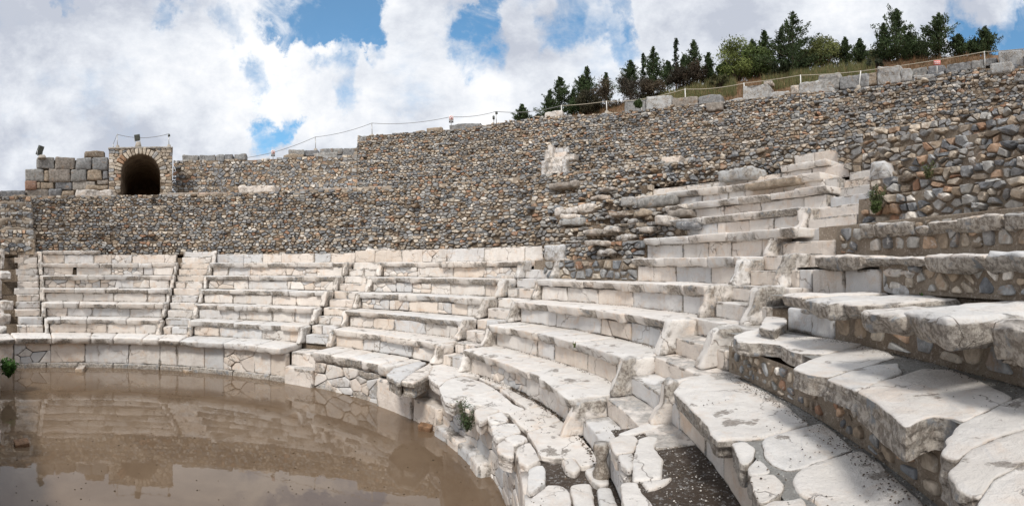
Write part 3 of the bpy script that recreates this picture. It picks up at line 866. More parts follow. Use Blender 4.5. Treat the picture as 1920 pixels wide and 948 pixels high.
# section between the gaps
pS = phi_at(712, 5.6)[0]
a = Acc(); cracked(a, 5.60, -1.25, -.24, pB1, pS, .42, .26, .08, .012, .5); a.link('panel', M['marble'], pod)
a = Acc(); cyl_block(a, pS, phi_at(775, 5.55)[0], 5.50, 6.0, -1.3, -.29, marble_col(.15), b=.04, amp=.012, skip=('bottom',)); a.link('panel', M['marble'], pod)
slab_row(pod, 5.46, F0 + .03, -.24, 0, pB1, phi_at(728, 5.5)[0], .28, .62, .25, 'coping_slab', .05, .05)
for pix in (((724, 702), (738, 690), (782, 676), (800, 678), (770, 700), (748, 716)), ((752, 714), (772, 698), (806, 680), (812, 686), (806, 700), (776, 718))):
    a = Acc(); px_slab(a, pix, .03, .26, ds=.035, b=.05, wob=.02, under=.03, amp=.012, col=marble_col(.5)); a.link('coping_slab', M['marble'], pod)
# near section: traced boulders and paving
a = Acc(); cracked(a, 5.62, -1.25, -.05, pC1, 22, .26, .26, .05, .007, .2); a.link('panel', M['marble'], pod)
bs = blocks_between(pC1, phi_at(905, 5.5)[0], 5.42, .3, .5)
for q in range(len(bs) - 1):
    a = Acc(); cyl_block(a, bs[q], bs[q + 1], 5.44, 5.8, -1.3, -.66, marble_col(.3), b=.05, amp=.014, skip=('back', 'bottom')); a.link('base_block', M['marble'], pod)
T0 = [((796, 692), (826, 676), (852, 682), (884, 694), (900, 704), (868, 703), (840, 710), (824, 722), (808, 712)), ((824, 726), (838, 712), (866, 704), (905, 716), (930, 729), (884, 740), (868, 746), (850, 758), (832, 750)),
      ((866, 748), (884, 741), (930, 730), (946, 742), (962, 757), (984, 766), (958, 774), (940, 770), (905, 758), (893, 757), (880, 768), (868, 764)),
      ((898, 708), (915, 702), (935, 708), (962, 722), (950, 728), (930, 722)), ((936, 728), (950, 726), (980, 742), (1000, 750), (1012, 760), (990, 766), (965, 748)),
      ((954, 774), (984, 768), (1014, 760), (1034, 772), (1052, 787), (1020, 800), (988, 808), (970, 792)),
      ((990, 810), (1020, 800), (1053, 789), (1068, 803), (1095, 825), (1124, 864), (1112, 870), (1090, 874), (1078, 857), (1045, 858), (1014, 854), (1009, 842), (1000, 826)),
      ((890, 767), (909, 760), (938, 768), (920, 775), (912, 786), (900, 792), (892, 782)), ((911, 781), (942, 770), (953, 784), (948, 791), (922, 792)),
      ((920, 797), (950, 792), (968, 794), (978, 808), (945, 818), (932, 822), (924, 812)), ((947, 820), (962, 814), (980, 815), (990, 823), (965, 834)),
      ((932, 832), (945, 824), (962, 832), (964, 840), (962, 856), (944, 852), (934, 844)), ((968, 838), (993, 828), (1003, 842), (1014, 861), (990, 874), (974, 866), (968, 852)),
      ((991, 880), (1006, 871), (1020, 871), (1022, 886), (1021, 904), (1005, 914), (992, 920), (989, 900)),
      ((988, 943), (1004, 928), (1028, 909), (1052, 909), (1064, 920), (1070, 936), (1073, 965), (1030, 975), (985, 965)),
      ((1070, 909), (1090, 906), (1108, 906), (1112, 925), (1118, 970), (1079, 970), (1074, 930)), ((1120, 913), (1145, 912), (1152, 930), (1168, 970), (1126, 970)),
      ((1097, 880), (1112, 874), (1126, 868), (1140, 880), (1142, 905), (1120, 908), (1108, 895)), ((1053, 861), (1074, 858), (1088, 875), (1078, 886), (1061, 878))]
for pix in T0:
    a = Acc(); big = len(pix) > 7
    px_slab(a, pix, rnd.uniform(-.005, .012), .17, ds=.028, b=.03 if not big else .02, wob=.012, under=.02, amp=.008, col=marble_col(.1, True), sidewx=.45); a.link('coping_slab', M['marble'], pod)
a = Acc(); revolve(a, lambda p: [(5.66, -.06), (6.4, -.035)], np.arange(12, pC1, .7), amp=.012); a.link('bedding', M['soil'], pod)

# ------------------------------------------------------------------ near right: rubble risers and traced slabs
near = thing('near_terrace', 'broken right hand terrace of big worn slabs over cobble and mortar risers, nearest the viewer', 'terrace', pol(25, 7.5, 0))
def tread(k, pa, pb, mat='greymortar', dz=-.016):
    a = Acc(); revolve(a, lambda p: [(Fr(k - 1) + .02, Hz(k) + dz), (Fr(k) + .05, Hz(k) + dz)], np.arange(pb, pa, .7), amp=.008); a.link('bedding', M[mat], near)
pD = {k: stair_span('D', k, 0)[1] for k in range(1, 10)}
tread(1, 37, 0, 'soil'); tread(2, 35.5, -4); tread(3, 37, -4); tread(4, 38, -4, dz=-.065)
def cobble(k, x0, mort, wd, h, dep, gap, keep, z1=None, pend=-4, light=1.0, top=.15):
    R = Fr(k - 1); pa = phi_at(x0, R)[0]; zt = Hz(k) - top if z1 is None else z1
    a = Acc(); arc_wall(a, R + .012, Hz(k - 1) - (.16 if k == 6 else .01), zt + .012, pa + .5, pend, amp=.02, wob=False); a.link('mortar', M[mort], near)
    a = Acc(); rubble_band(a, R + .02, Hz(k - 1) + .01, zt, pa, pend, wd, h, dep * .6, gap, light=light, rounds=1, keep=keep, aspect=1.0, flat=True); a.link('facing', M['rubble'], near)
cobble(3, 1371, 'mortar', .13, .14, .045, .012, .78)
cobble(4, 1563, 'mortar', .20, .17, .05, .014, .84)
cobble(5, 1656, 'mortar', .18, .15, .05, .012, .84)
cobble(6, 1575, 'mortar', .17, .14, .07, .010, .9, z1=Hz(6) - .05)
# riser 2 and riser 1 marble
flat_riser(near, Fr(1), Hz(1), Hz(2) - .13, phi_at(1268, Fr(1))[0], -4, .3, .8, .0, .25)
flat_riser(near, F0, -.01, .28, phi_at(1146, F0)[0], -2, .5, .9, 0, .2)
T2 = [((1263, 733), (1278, 716), (1309, 704), (1363, 697), (1400, 718), (1440, 737), (1476, 762), (1518, 795), (1470, 808), (1430, 819), (1385, 822), (1344, 826), (1326, 795), (1298, 768)),
      ((1431, 821), (1470, 810), (1519, 797), (1541, 791), (1572, 815), (1599, 841), (1550, 858), (1500, 876), (1474, 879), (1448, 868), (1433, 850)),
      ((1484, 903), (1492, 887), (1504, 877), (1552, 861), (1602, 845), (1618, 844), (1660, 876), (1704, 918), (1760, 975), (1560, 975), (1530, 940), (1500, 925)),
      ((1408, 890), (1430, 888), (1454, 886), (1469, 906), (1460, 928), (1440, 936), (1424, 941), (1414, 915)), ((1405, 876), (1419, 857), (1432, 868), (1446, 883), (1409, 888)),
      ((1420, 952), (1450, 937), (1478, 938), (1505, 930), (1520, 975), (1420, 985)), ((1372, 829), (1398, 826), (1416, 838), (1410, 856), (1396, 868), (1382, 850))]
for q, pix in enumerate(T2):
    a = Acc(); px_slab(a, pix, Hz(2) + rnd.uniform(-.004, .006), .135 if q not in (1, 2) else .12, ds=.022, b=.022, wob=.012, under=.03, amp=.009, col=marble_col(0, True)); a.link('seat_slab', M['marble'], near)
T3 = [((1376, 630), (1398, 620), (1420, 617), (1480, 626), (1560, 634), (1617, 646), (1585, 655), (1550, 662), (1500, 661), (1484, 657), (1462, 645), (1430, 641), (1405, 642), (1384, 640)),
      ((1487, 690), (1515, 675), (1552, 663), (1619, 647), (1668, 660), (1676, 669), (1633, 683), (1590, 694), (1550, 706), (1515, 700)),
      ((1552, 710), (1590, 697), (1636, 685), (1682, 680), (1692, 698), (1650, 714), (1608, 731), (1575, 720)),
      ((1608, 733), (1650, 716), (1694, 702), (1728, 691), (1785, 692), (1840, 715), (1899, 744), (1880, 755), (1850, 770), (1807, 788), (1778, 780), (1750, 777), (1722, 786), (1698, 800), (1680, 782), (1641, 752)),
      ((1802, 793), (1850, 772), (1884, 755), (1920, 741), (1975, 732), (2020, 790), (1960, 795), (1921, 801), (1860, 821), (1820, 840), (1796, 862), (1766, 852), (1778, 822)),
      ((1776, 884), (1796, 866), (1816, 846), (1862, 825), (1921, 806), (1990, 795), (2030, 830), (1960, 850), (1920, 863), (1864, 895), (1836, 930), (1800, 920)),
      ((1836, 940), (1866, 900), (1922, 868), (2000, 850), (2100, 1000), (1850, 1020), (1838, 980))]
for q, pix in enumerate(T3):
    a = Acc(); px_slab(a, pix, Hz(3) + rnd.uniform(-.003, .005), .115 if q < 3 else .15, ds=.018, b=.016, wob=.011, under=.0, amp=.007, col=marble_col(0, True)); a.link('seat_slab', M['marble'], near)
for x0, x1, R0, th in ((1458, 1500, 7.80, .13), (1500, 1556, 7.70, .14), (1556, 1611, 7.82, .13), (1611, 1683, 7.64, .15), (1683, 1783, 7.70, .17), (1783, 1842, 7.92, .17), (1842, 1930, 7.80, .21), (1930, 2010, 7.86, .2)):
    a = Acc(); cyl_block(a, phi_at(x0, R0)[0], phi_at(x1, R0)[0], R0, Fr(4) + .04, Hz(4) - th, Hz(4) - rnd.uniform(.0, .02), marble_col(1.0, True, grey=.4), b=.035, amp=.018, style='slab', skip=('back',), gap=.018, tilt=rnd.uniform(-.015, .015)); a.link('seat_slab', M['marble'], near)
a = Acc(); box_at(a, 1474, 581, 1563, 628, Fr(3) - .02, .3, marble_col(.15), 'block', .03, .01, skip=()); a.link('riser_block', M['marble'], near)
a = Acc(); px_slab(a, ((1424, 612), (1436, 590), (1462, 583), (1478, 586), (1474, 604), (1452, 618)), Hz(3) + .1, .12, ds=.025, b=.03, col=marble_col(.1)); a.link('fallen_chunk', M['marble'], near)
T1 = [((1142, 824), (1162, 815), (1190, 815), (1196, 825), (1186, 845), (1155, 851), (1146, 838)), ((1157, 852), (1187, 848), (1186, 875), (1179, 881), (1165, 868)),
      ((1199, 821), (1215, 817), (1233, 819), (1226, 838), (1243, 861), (1238, 895), (1210, 899), (1187, 899), (1187, 860)),
      ((1165, 905), (1193, 903), (1205, 925), (1228, 950), (1240, 980), (1180, 980), (1170, 940)), ((1160, 812), (1200, 798), (1237, 787), (1251, 793), (1205, 808), (1166, 818)),
      ((1205, 902), (1240, 898), (1262, 893), (1240, 910), (1215, 918))]
for pix in T1:
    a = Acc(); px_slab(a, pix, Hz(1) + rnd.uniform(0, .008), .14, ds=.024, b=.022, wob=.011, under=.03, col=marble_col(0, True), sidewx=.5); a.link('seat_slab', M['marble'], near)
for x0, y0, x1, y1, kk_ in ((1608, 418, 1640, 441, 5), (1641, 416, 1711, 438, 5), (1731, 413, 1790, 432, 5), (1789, 403, 1872, 429, 5), (1874, 397, 1960, 424, 5), (1712, 424, 1732, 434, 5)):
    a = Acc(); box_at(a, x0, y0, x1, y1 + 3, Fr(kk_) - rnd.uniform(.08, .2), .7, marble_col(1.0, grey=.4) * np.array([.85, .82, .78, 1]), 'slab', .03, .022, skip=()); a.link('seat_slab', M['marble'], near)
a = Acc(); revolve(a, lambda p: [(Fr(4) + .06, 1.84), (Fr(5) + .08, 1.86), (Fr(5) + .08, 2.385), (Fr(6) + .1, 2.385)], np.arange(-4, 42, .7), amp=.01); a.link('bedding', M['mortar'], near)
# carved lion paw foot at the edge of the dirt filled seat
def lathe(acc, c, prof, col, n=14, wob=.012):
    V = []; 
    for z, r in prof:
        for i in range(n):
            t = 2 * math.pi * i / n; V.append((c[0] + r * math.cos(t), c[1] + r * math.sin(t), c[2] + z))
    V = np.array(V); sd = rnd.uniform(0, 40); V[:, :2] += wob * np.stack([fbm(V * 11 + sd, 2), fbm(V * 11 + sd + 5, 2)], -1)
    m = len(prof); F = [[r * n + i, r * n + (i + 1) % n, (r + 1) * n + (i + 1) % n, (r + 1) * n + i] for r in range(m - 1) for i in range(n)]
    F += [list(range(n))[::-1], [(m - 1) * n + i for i in range(n)]]
    acc.add(V, F, col)
c = at_z(1128, 895, 0.0)
a = Acc(); lathe(a, (c[0], c[1], 0), [(0, .06), (.015, .072), (.05, .074), (.09, .056), (.13, .05), (.17, .058), (.21, .066), (.26, .068), (.30, .06)], marble_col(.8) * np.array([.85, .78, .7, 1]), wob=.022); a.link('carved_foot', M['marble'], near)

RUINP = [phi_at(1165, 11.0)[0], 4.0, phi_at(1840, 13)[0]]
def ruin(p, z):
    a_ = math.exp(-((p - RUINP[0]) / 10.5) ** 2 - ((z - 3.6) / 1.1) ** 2)
    b_ = .22 if (p < phi_at(1640, 12)[0] and z > 2.4) else 0
    return max(a_ * 1.3, b_, .08) if z > 2.3 else 0
# ------------------------------------------------------------------ lower rubble wall (stepped core of the lost seats)
low = thing('lower_rubble_wall', 'wide stepped wall of small grey, tan and rust field stones directly above the white seats', 'rubble wall', pol(120, Fr(6), 2.3))
def wlow(u_R):
    def f(u):
        p = math.degrees(u / u_R); d = dist_to(p, u_R)
        return interp(d, [(4, .19), (8, .165), (11, .155), (15, .17), (20, .19)])
    return f
for k in range(6, 14):
    R = Fr(k - 1); segs = []
    if k == 6: segs = [(phi_at(1018, R)[0], phi_at(1213, R)[0], 2.0, 2.39)]
    else:
        z0 = Hz(k - 1) if k > 7 else 2.3
        z1 = Hz(k) if k < 13 else None
        if k in UP: segs = [(LEFT_END + .6, phi_at(UP[k][0], R)[0], z0, z1), (phi_at(max(UP[k][1], DPX[k][1][1] if k in DPX else 0), R)[0], 8, z0, z1)]
        else: segs = [(LEFT_END + .6, 8, z0, z1)]
    for (pa, pb, z0, z1) in segs:
        zt = None
        if z1 is None: z1 = ZD; zt = zdiaz
        a = Acc(); arc_wall(a, R + .012, z0 - .02, z1 if zt is None else 4.74, pa, pb, amp=.02); a.link('mortar', M['darkmortar'] if pa > 60 else M['mortar'], low)
        if zt is not None:
            a = Acc(); revolve(a, lambda p: [(R + .03, 4.7), (R + .03, zdiaz(p) - .03), (UB + .2, zdiaz(p) - .03)], np.arange(pb, pa, 1.0), amp=.01); a.link('walkway', M['mortar'], low)
        else:
            a = Acc(); revolve(a, lambda p: [(R + .03, z1 - .005), (Fr(k) + .1, z1 - .005)], np.arange(pb, pa + .5, 1.0), amp=.01); a.link('mortar', M['mortar'], low)
        a = Acc()
        mid = phi_at(1620, R)[0]
        if pa > mid:
            rubble_band(a, R + .03, z0, z1, pa, max(pb, mid), wlow(R), .108, .075, .008, ztop=zt, light=1.1, keep=.985, aspect=1.55)
        if pb < mid: rubble_band(a, R + .03, z0, z1, min(pa, mid), pb, .19, .125, .085, .010, rounds=1, keep=.97, ztop=zt, aspect=1.4, light=1.2)
        a.link('tier', M['rubble'], low, smooth=False)
a = Acc(); arc_wall(a, Fr(4) + .03, 1.58, 2.0, phi_at(1000, Fr(4))[0], phi_at(1196, Fr(4))[0], amp=.02); a.link('mortar', M['mortar'], low)
a = Acc(); rubble_band(a, Fr(4) + .03, 1.6, 2.0, phi_at(1020, Fr(4))[0], phi_at(1196, Fr(4))[0], .2, .18, .06, .014, keep=.93); a.link('tier', M['rubble'], low, smooth=False)
a = Acc(); revolve(a, lambda p: [(Fr(4) + .02, 1.99), (Fr(5) + .08, 1.99)], np.arange(phi_at(1196, Fr(4))[0], 80, .7)); a.link('mortar', M['mortar'], low)

# ------------------------------------------------------------------ upper rubble wall
def uR(j): return UB + US * j
TOPPX = [(25, 392), (60, 300), (200, 300), (325, 301), (350, 302), (430, 300), (470, 300), (540, 297), (560, 292), (640, 296), (655, 292), (668, 292), (671, 256), (760, 250), (840, 244), (900, 234), (1000, 222), (1060, 217), (1110, 214), (1180, 208), (1260, 200), (1330, 192), (1400, 185), (1500, 173), (1600, 166), (1700, 152), (1800, 132), (1850, 128), (1920, 122), (2000, 112)]
TOPC = []
for x, y in TOPPX:
    R = UB + 1.6
    for _ in range(5):
        z = z_at(x, y, R); R = UB + US * max(0, (z - ZD) / UR - .5)
    p_ = phi_at(x, R)[0]
    TOPC.append((p_ if x >= 671 else max(p_, phi_at(671, UB + 2.2)[0] + .7), z))
TOPC += [(0, TOPC[-1][1] - .1)]
def ztop(p): return interp(p, TOPC)
up = thing('upper_rubble_wall', 'tall stepped upper wall of flat grey and brown field stones against the sky', 'rubble wall', pol(110, UB, ZD))
PG0, PG1 = phi_at(204, UB)[0], phi_at(320, UB)[0]
for j in range(0, 11):
    R = uR(j); z0 = ZD + UR * j - (.35 if j == 0 else 0); z1 = ZD + UR * (j + 1)
    a = Acc()
    revolve(a, lambda p: [(R + .03, z0 - .02 if z0 < ztop(p) else ztop(p) - .05), (R + .03, min(z1, ztop(p) - .02)), (R + US + .06, min(z1, ztop(p) - .02))], np.arange(4, PG1, .8), amp=.012)
    a.link('mortar', M['darkmortar'], up)
    a = Acc()
    mid = phi_at(1500, R)[0]; sg = phi_at(670, R)[0]
    rubble_band(a, R + .03, z0, z1, PG1, sg, .27, .15, .05, .008, ztop=ztop, light=1.16, aspect=1.3, keep=.98)
    rubble_band(a, R + .03, z0, z1, sg, mid, lambda u: interp(dist_to(math.degrees(u / R), R), [(8, .19), (15, .18), (25, .21)]), .105, .085, .008, ztop=ztop, light=1.08, aspect=1.7, keep=.99)
    rubble_band(a, R + .03, z0, z1, mid, 4, .22, .12, .10, .010, ztop=ztop, aspect=1.55, light=1.12)
    a.link('tier', M['rubble'], up, smooth=False)
# back of the wall where it stands free
a = Acc(); revolve(a, lambda p: [(UB + US * ((ztop(p) - ZD) / UR) + .1, ztop(p) - .10), (UB + 4.6, ztop(p) - .14), (UB + 4.8, 3.0)], np.arange(84, PG1, .5), amp=.01); a.link('back', M['mortar'], up)
# ledge stones along the walkway
for x0, x1, y0, y1, cc in ((299, 372, 361, 371, (.50, .43, .36, .2)), (372, 426, 360, 369, (.60, .47, .38, .1)), (760, 812, 352, 359, (.58, .48, .40, .1)), (560, 640, 353, 359, (.47, .40, .33, .2)), (640, 735, 350, 356, (.45, .39, .33, .2)), (815, 850, 345, 351, (.42, .37, .31, .5)), (862, 930, 340, 346, (.50, .44, .37, .5)), (948, 1010, 333, 338, (.40, .36, .31, .6)), (1085, 1150, 323, 329, (.45, .40, .34, .6)), (1160, 1232, 316, 322, (.50, .45, .38, .6)), (1282, 1352, 303, 309, (.46, .41, .35, .6)), (1360, 1440, 295, 301, (.42, .38, .33, .6)), (1452, 1540, 286, 292, (.46, .41, .35, .6))):
    a = Acc(); box_at(a, x0, y0, x1, y1, 13.85, .5, np.array(cc), 'slab', .02, .01); a.link('ledge_stone', M['marble'], up)
# white steps high in the wall
hs = thing('upper_stairway', 'small white marble steps set high in the upper rubble wall, left of the two', 'steps', pol(95, UB, ZD))
for x0, x1, y0, y1, R in ((1015, 1052, 321, 332, UPS + 13.90), (1022, 1055, 312, 322, UPS + 14.15), (1025, 1057, 303, 313, UPS + 14.40), (1027, 1058, 294, 304, UPS + 14.65), (1034, 1062, 285, 295, UPS + 14.90), (1035, 1067, 276, 286, UPS + 15.10)):
    a = Acc(); box_at(a, x0, y0, x1, y1, R, .3, marble_col(rnd.uniform(.1, .6)), 'block', .015, .006, skip=(), cell=.07, gap=.02); a.link('step', M['marble'], hs)
for x0, x1, y0, y1, R in ((1014, 1024, 301, 332, UPS + 13.85), (1053, 1063, 298, 325, UPS + 14.00), (1026, 1036, 271, 296, UPS + 14.60), (1020, 1030, 281, 304, UPS + 14.50), (1058, 1080, 289, 300, UPS + 14.40)):
    a = Acc(); box_at(a, x0, y0, x1, y1, R, .4, marble_col(.5), 'block', .03, .015, skip=(), cell=.07); a.link('side_block', M['marble'], hs)
hs = thing('upper_stairway', 'two white marble steps set high in the rubble wall, right of the other high steps', 'steps', pol(78, UB, ZD))
for x0, x1, y0, y1, R in ((1236, 1273, 303, 314, UPS + 13.85), (1240, 1277, 293, 304, UPS + 14.15)):
    a = Acc(); box_at(a, x0, y0, x1, y1, R, .9, marble_col(.1), 'block', .02, .008, skip=()); a.link('step', M['marble'], hs)
# ------------------------------------------------------------------ arched gateway
def gateway():
    R = 14.75 + UPS; pc, s = phi_at(263.5, R); SC = s / 21.95
    W = 119.5 / FPX * s; zb = ZD - .03; zt = z_at(263, 277, R); H = zt - zb
    ow = 36.7 / FPX * s; spring = z_at(263, 326, R); crown = spring + ow
    g = thing('arched_gateway', 'stone gateway with a dark round arched vault standing on the walkway at the left', 'gateway', pol(pc, R, zb))
    cx, cy, _ = pol(pc, R, 0); er = (math.cos(R_(pc)), math.sin(R_(pc))); et = (er[1], -er[0])    # et: to the right in view
    # face the camera slightly
    def fm(V):       # V: (u right, v up, w towards the orchestra)
        return np.stack([cx + V[:, 0] * et[0] - V[:, 2] * er[0], cy + V[:, 0] * et[1] - V[:, 2] * er[1], V[:, 1]], -1)
    # body: front with an opening, sides, top
    n = 20; arch = [(-ow, zb)] + [(-ow * math.cos(math.pi * i / n), spring + ow * math.sin(math.pi * i / n)) for i in range(n + 1)] + [(ow, zb)]
    outer = [(-W / 2, zb)] + [(-W / 2 + W * i / n, zt) for i in range(n + 1)] + [(W / 2, zb)]
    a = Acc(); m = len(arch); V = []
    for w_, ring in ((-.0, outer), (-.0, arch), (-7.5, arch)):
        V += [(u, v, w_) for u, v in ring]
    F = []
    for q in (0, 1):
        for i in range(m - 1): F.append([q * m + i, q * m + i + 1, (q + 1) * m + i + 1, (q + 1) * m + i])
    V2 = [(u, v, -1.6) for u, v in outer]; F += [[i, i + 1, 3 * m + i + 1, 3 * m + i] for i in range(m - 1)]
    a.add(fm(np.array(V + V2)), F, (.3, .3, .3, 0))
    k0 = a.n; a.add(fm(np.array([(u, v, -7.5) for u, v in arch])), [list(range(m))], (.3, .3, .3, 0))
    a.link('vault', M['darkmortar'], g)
    # facing stones
    a = Acc(); S = []
    r_out = ow + .34 * SC
    z = zb
    while z < zt:
        u = -W / 2 + rnd.uniform(0, .1)
        while u < W / 2:
            w_ = rnd.choice((.16, .2, .27, .36, .42)); S.append((u + w_ / 2, z + .085 + rnd.uniform(-.03, .03))); u += w_
        z += .165
    for poly in cells(S, (-W / 2, zb, W / 2, zt - .06), 1.5, .5):
        c = np.mean(poly, axis=0)
        ins = (abs(c[0]) < ow + .10 and c[1] < spring) or (c[1] >= spring - .05 and math.hypot(c[0], c[1] - spring) < r_out - .02)
        if ins: continue
        if c[1] > spring:
            poly = [p if math.hypot(p[0], p[1] - spring) > r_out - .02 else tuple(np.array((0, spring)) + (np.array(p) - (0, spring)) * (r_out / max(.01, math.hypot(p[0], p[1] - spring)))) for p in poly]
        else: poly = [(math.copysign(max(abs(p[0]), ow + .0), c[0]), p[1]) for p in poly]
        col = stone_col(1.15)
        if rnd.random() < .45: col = np.array([*(np.array((.50, .44, .37)) * rnd.uniform(.8, 1.1)), .5])
        stone(a, poly, fm, .05, .010, col, 1)
    a.link('masonry', M['rubble'], g, smooth=False)
    # voussoirs
    nv = 19
    for i in range(nv):
        t0, t1 = math.pi * (i + .06) / nv, math.pi * (i + .94) / nv
        ro = r_out + rnd.uniform(-.04, .06) + (.06 if i in (3, 4) else 0)
        poly = [(-ow * 1.0 * math.cos(t0), spring + ow * math.sin(t0)), (-ro * math.cos(t0), spring + ro * math.sin(t0)), (-ro * math.cos(t1), spring + ro * math.sin(t1)), (-ow * math.cos(t1), spring + ow * math.sin(t1))]
        a = Acc(); c = rnd.choice([(.55, .49, .41), (.47, .41, .34), (.42, .42, .42), (.60, .54, .46)])
        if i in (3, 4): c = (.40, .25, .16)
        stone(a, poly, fm, .08, .006, np.array([*(np.array(c) * rnd.uniform(.9, 1.1)), .5]), 1)
        a.link('voussoir', M['rubble'], g, smooth=False)
    # coping
    a = Acc(); V, F, wx = rbox(W + .06, 1.7, .10, .12, .02, .012, 'block', ())
    V = np.stack([V[:, 0] - W / 2 - .03, V[:, 2] + zt - .05, .07 - V[:, 1]], -1); C = np.tile((.42, .40, .37, .5), (len(V), 1)); a.add(fm(V), F, C); a.link('coping', M['rubble'], g)
    # foot stones on either side of the opening
    return R, pc, zt, fm
GR, GP, GZT, gfm = gateway()

# ------------------------------------------------------------------ big ashlars to the left of the gateway
S_ = lambda x, y: (x * .289, 200 + y * .289)
ash = thing('ashlar_wall', 'stacked wall of large dark grey ashlar blocks left of the arched gateway', 'wall', pol(176, 15, ZD))
GREYS = [(.19, .195, .20), (.235, .235, .23), (.165, .17, .18), (.27, .255, .235), (.22, .20, .18)]
def grey(a=.35, l=1.0):
    c = rnd.choice(GREYS); f = rnd.uniform(.9, 1.15) * l; return np.array([c[0] * f, c[1] * f, c[2] * f, a])
for (x0, y0, x1, y1, kind) in [(238, 325, 358, 402, 0), (362, 325, 492, 409, 0), (496, 332, 592, 406, 0), (595, 325, 702, 412, 0),
        (163, 402, 285, 484, 0), (286, 410, 318, 480, 1), (320, 405, 456, 486, 0), (460, 405, 563, 482, 0), (565, 408, 662, 472, 1), (664, 412, 704, 470, 0),
        (165, 480, 238, 534, 2), (240, 490, 262, 532, 1), (263, 490, 350, 533, 1), (354, 487, 466, 541, 0), (469, 480, 622, 541, 0), (624, 470, 704, 506, 0), (560, 508, 704, 540, 1),
        (168, 535, 318, 600, 0), (318, 535, 397, 586, 0), (399, 545, 482, 582, 1), (0, 540, 165, 606, 0), (-60, 540, -2, 606, 0), (25, 608, 110, 656, 0), (110, 598, 187, 652, 1), (-60, 660, 60, 722, 0), (188, 600, 262, 640, 1), (262, 586, 330, 632, 1), (330, 590, 420, 615, 0), (60, 657, 110, 700, 1)]:
    p0, p1 = S_(x0, y0), S_(x1, y1)
    col = grey(.3, 1.25) if kind == 0 else (np.array([.36, .30, .235, .3]) if kind == 1 else np.array([.33, .21, .16, .3]))
    a = Acc(); box_at(a, p0[0], p0[1], p1[0], p1[1], 14.9 + UPS + rnd.uniform(-.05, .05), .9, col, 'rock', .07, .022, gap=.008, skip=()); a.link('ashlar_block', M['rubble'], ash)
RA = 15.1 + UPS
zA = lambda y: z_at(150, y, RA)
a = Acc(); revolve(a, lambda p: [(RA, 4.0), (RA, zA(300)), (RA + .7, zA(300))], np.arange(phi_at(204, RA)[0], phi_at(76, RA)[0], .8), amp=.01); a.link('mortar', M['darkmortar'], ash)
a = Acc(); revolve(a, lambda p: [(RA, 4.0), (RA, zA(322)), (RA + .7, zA(322))], np.arange(phi_at(76, RA)[0] - .3, phi_at(50, RA)[0], .4), amp=.01); a.link('mortar', M['darkmortar'], ash)
a = Acc(); revolve(a, lambda p: [(RA, 3.0), (RA, zA(362)), (RA + .7, zA(362))], np.arange(phi_at(51, RA)[0], phi_at(51, RA)[0] + 9, .8), amp=.01); a.link('mortar', M['darkmortar'], ash)
loose('stone_block', 'flat brown stone lying on top of the dark ashlar wall beside the gateway', 'stone block', 158, 282, 196, 295, 14.95, .7, np.array([.24, .20, .16, .5]), 'loose blocks on the wall tops', mat=M['rubble'], b=.06, amp=.03)
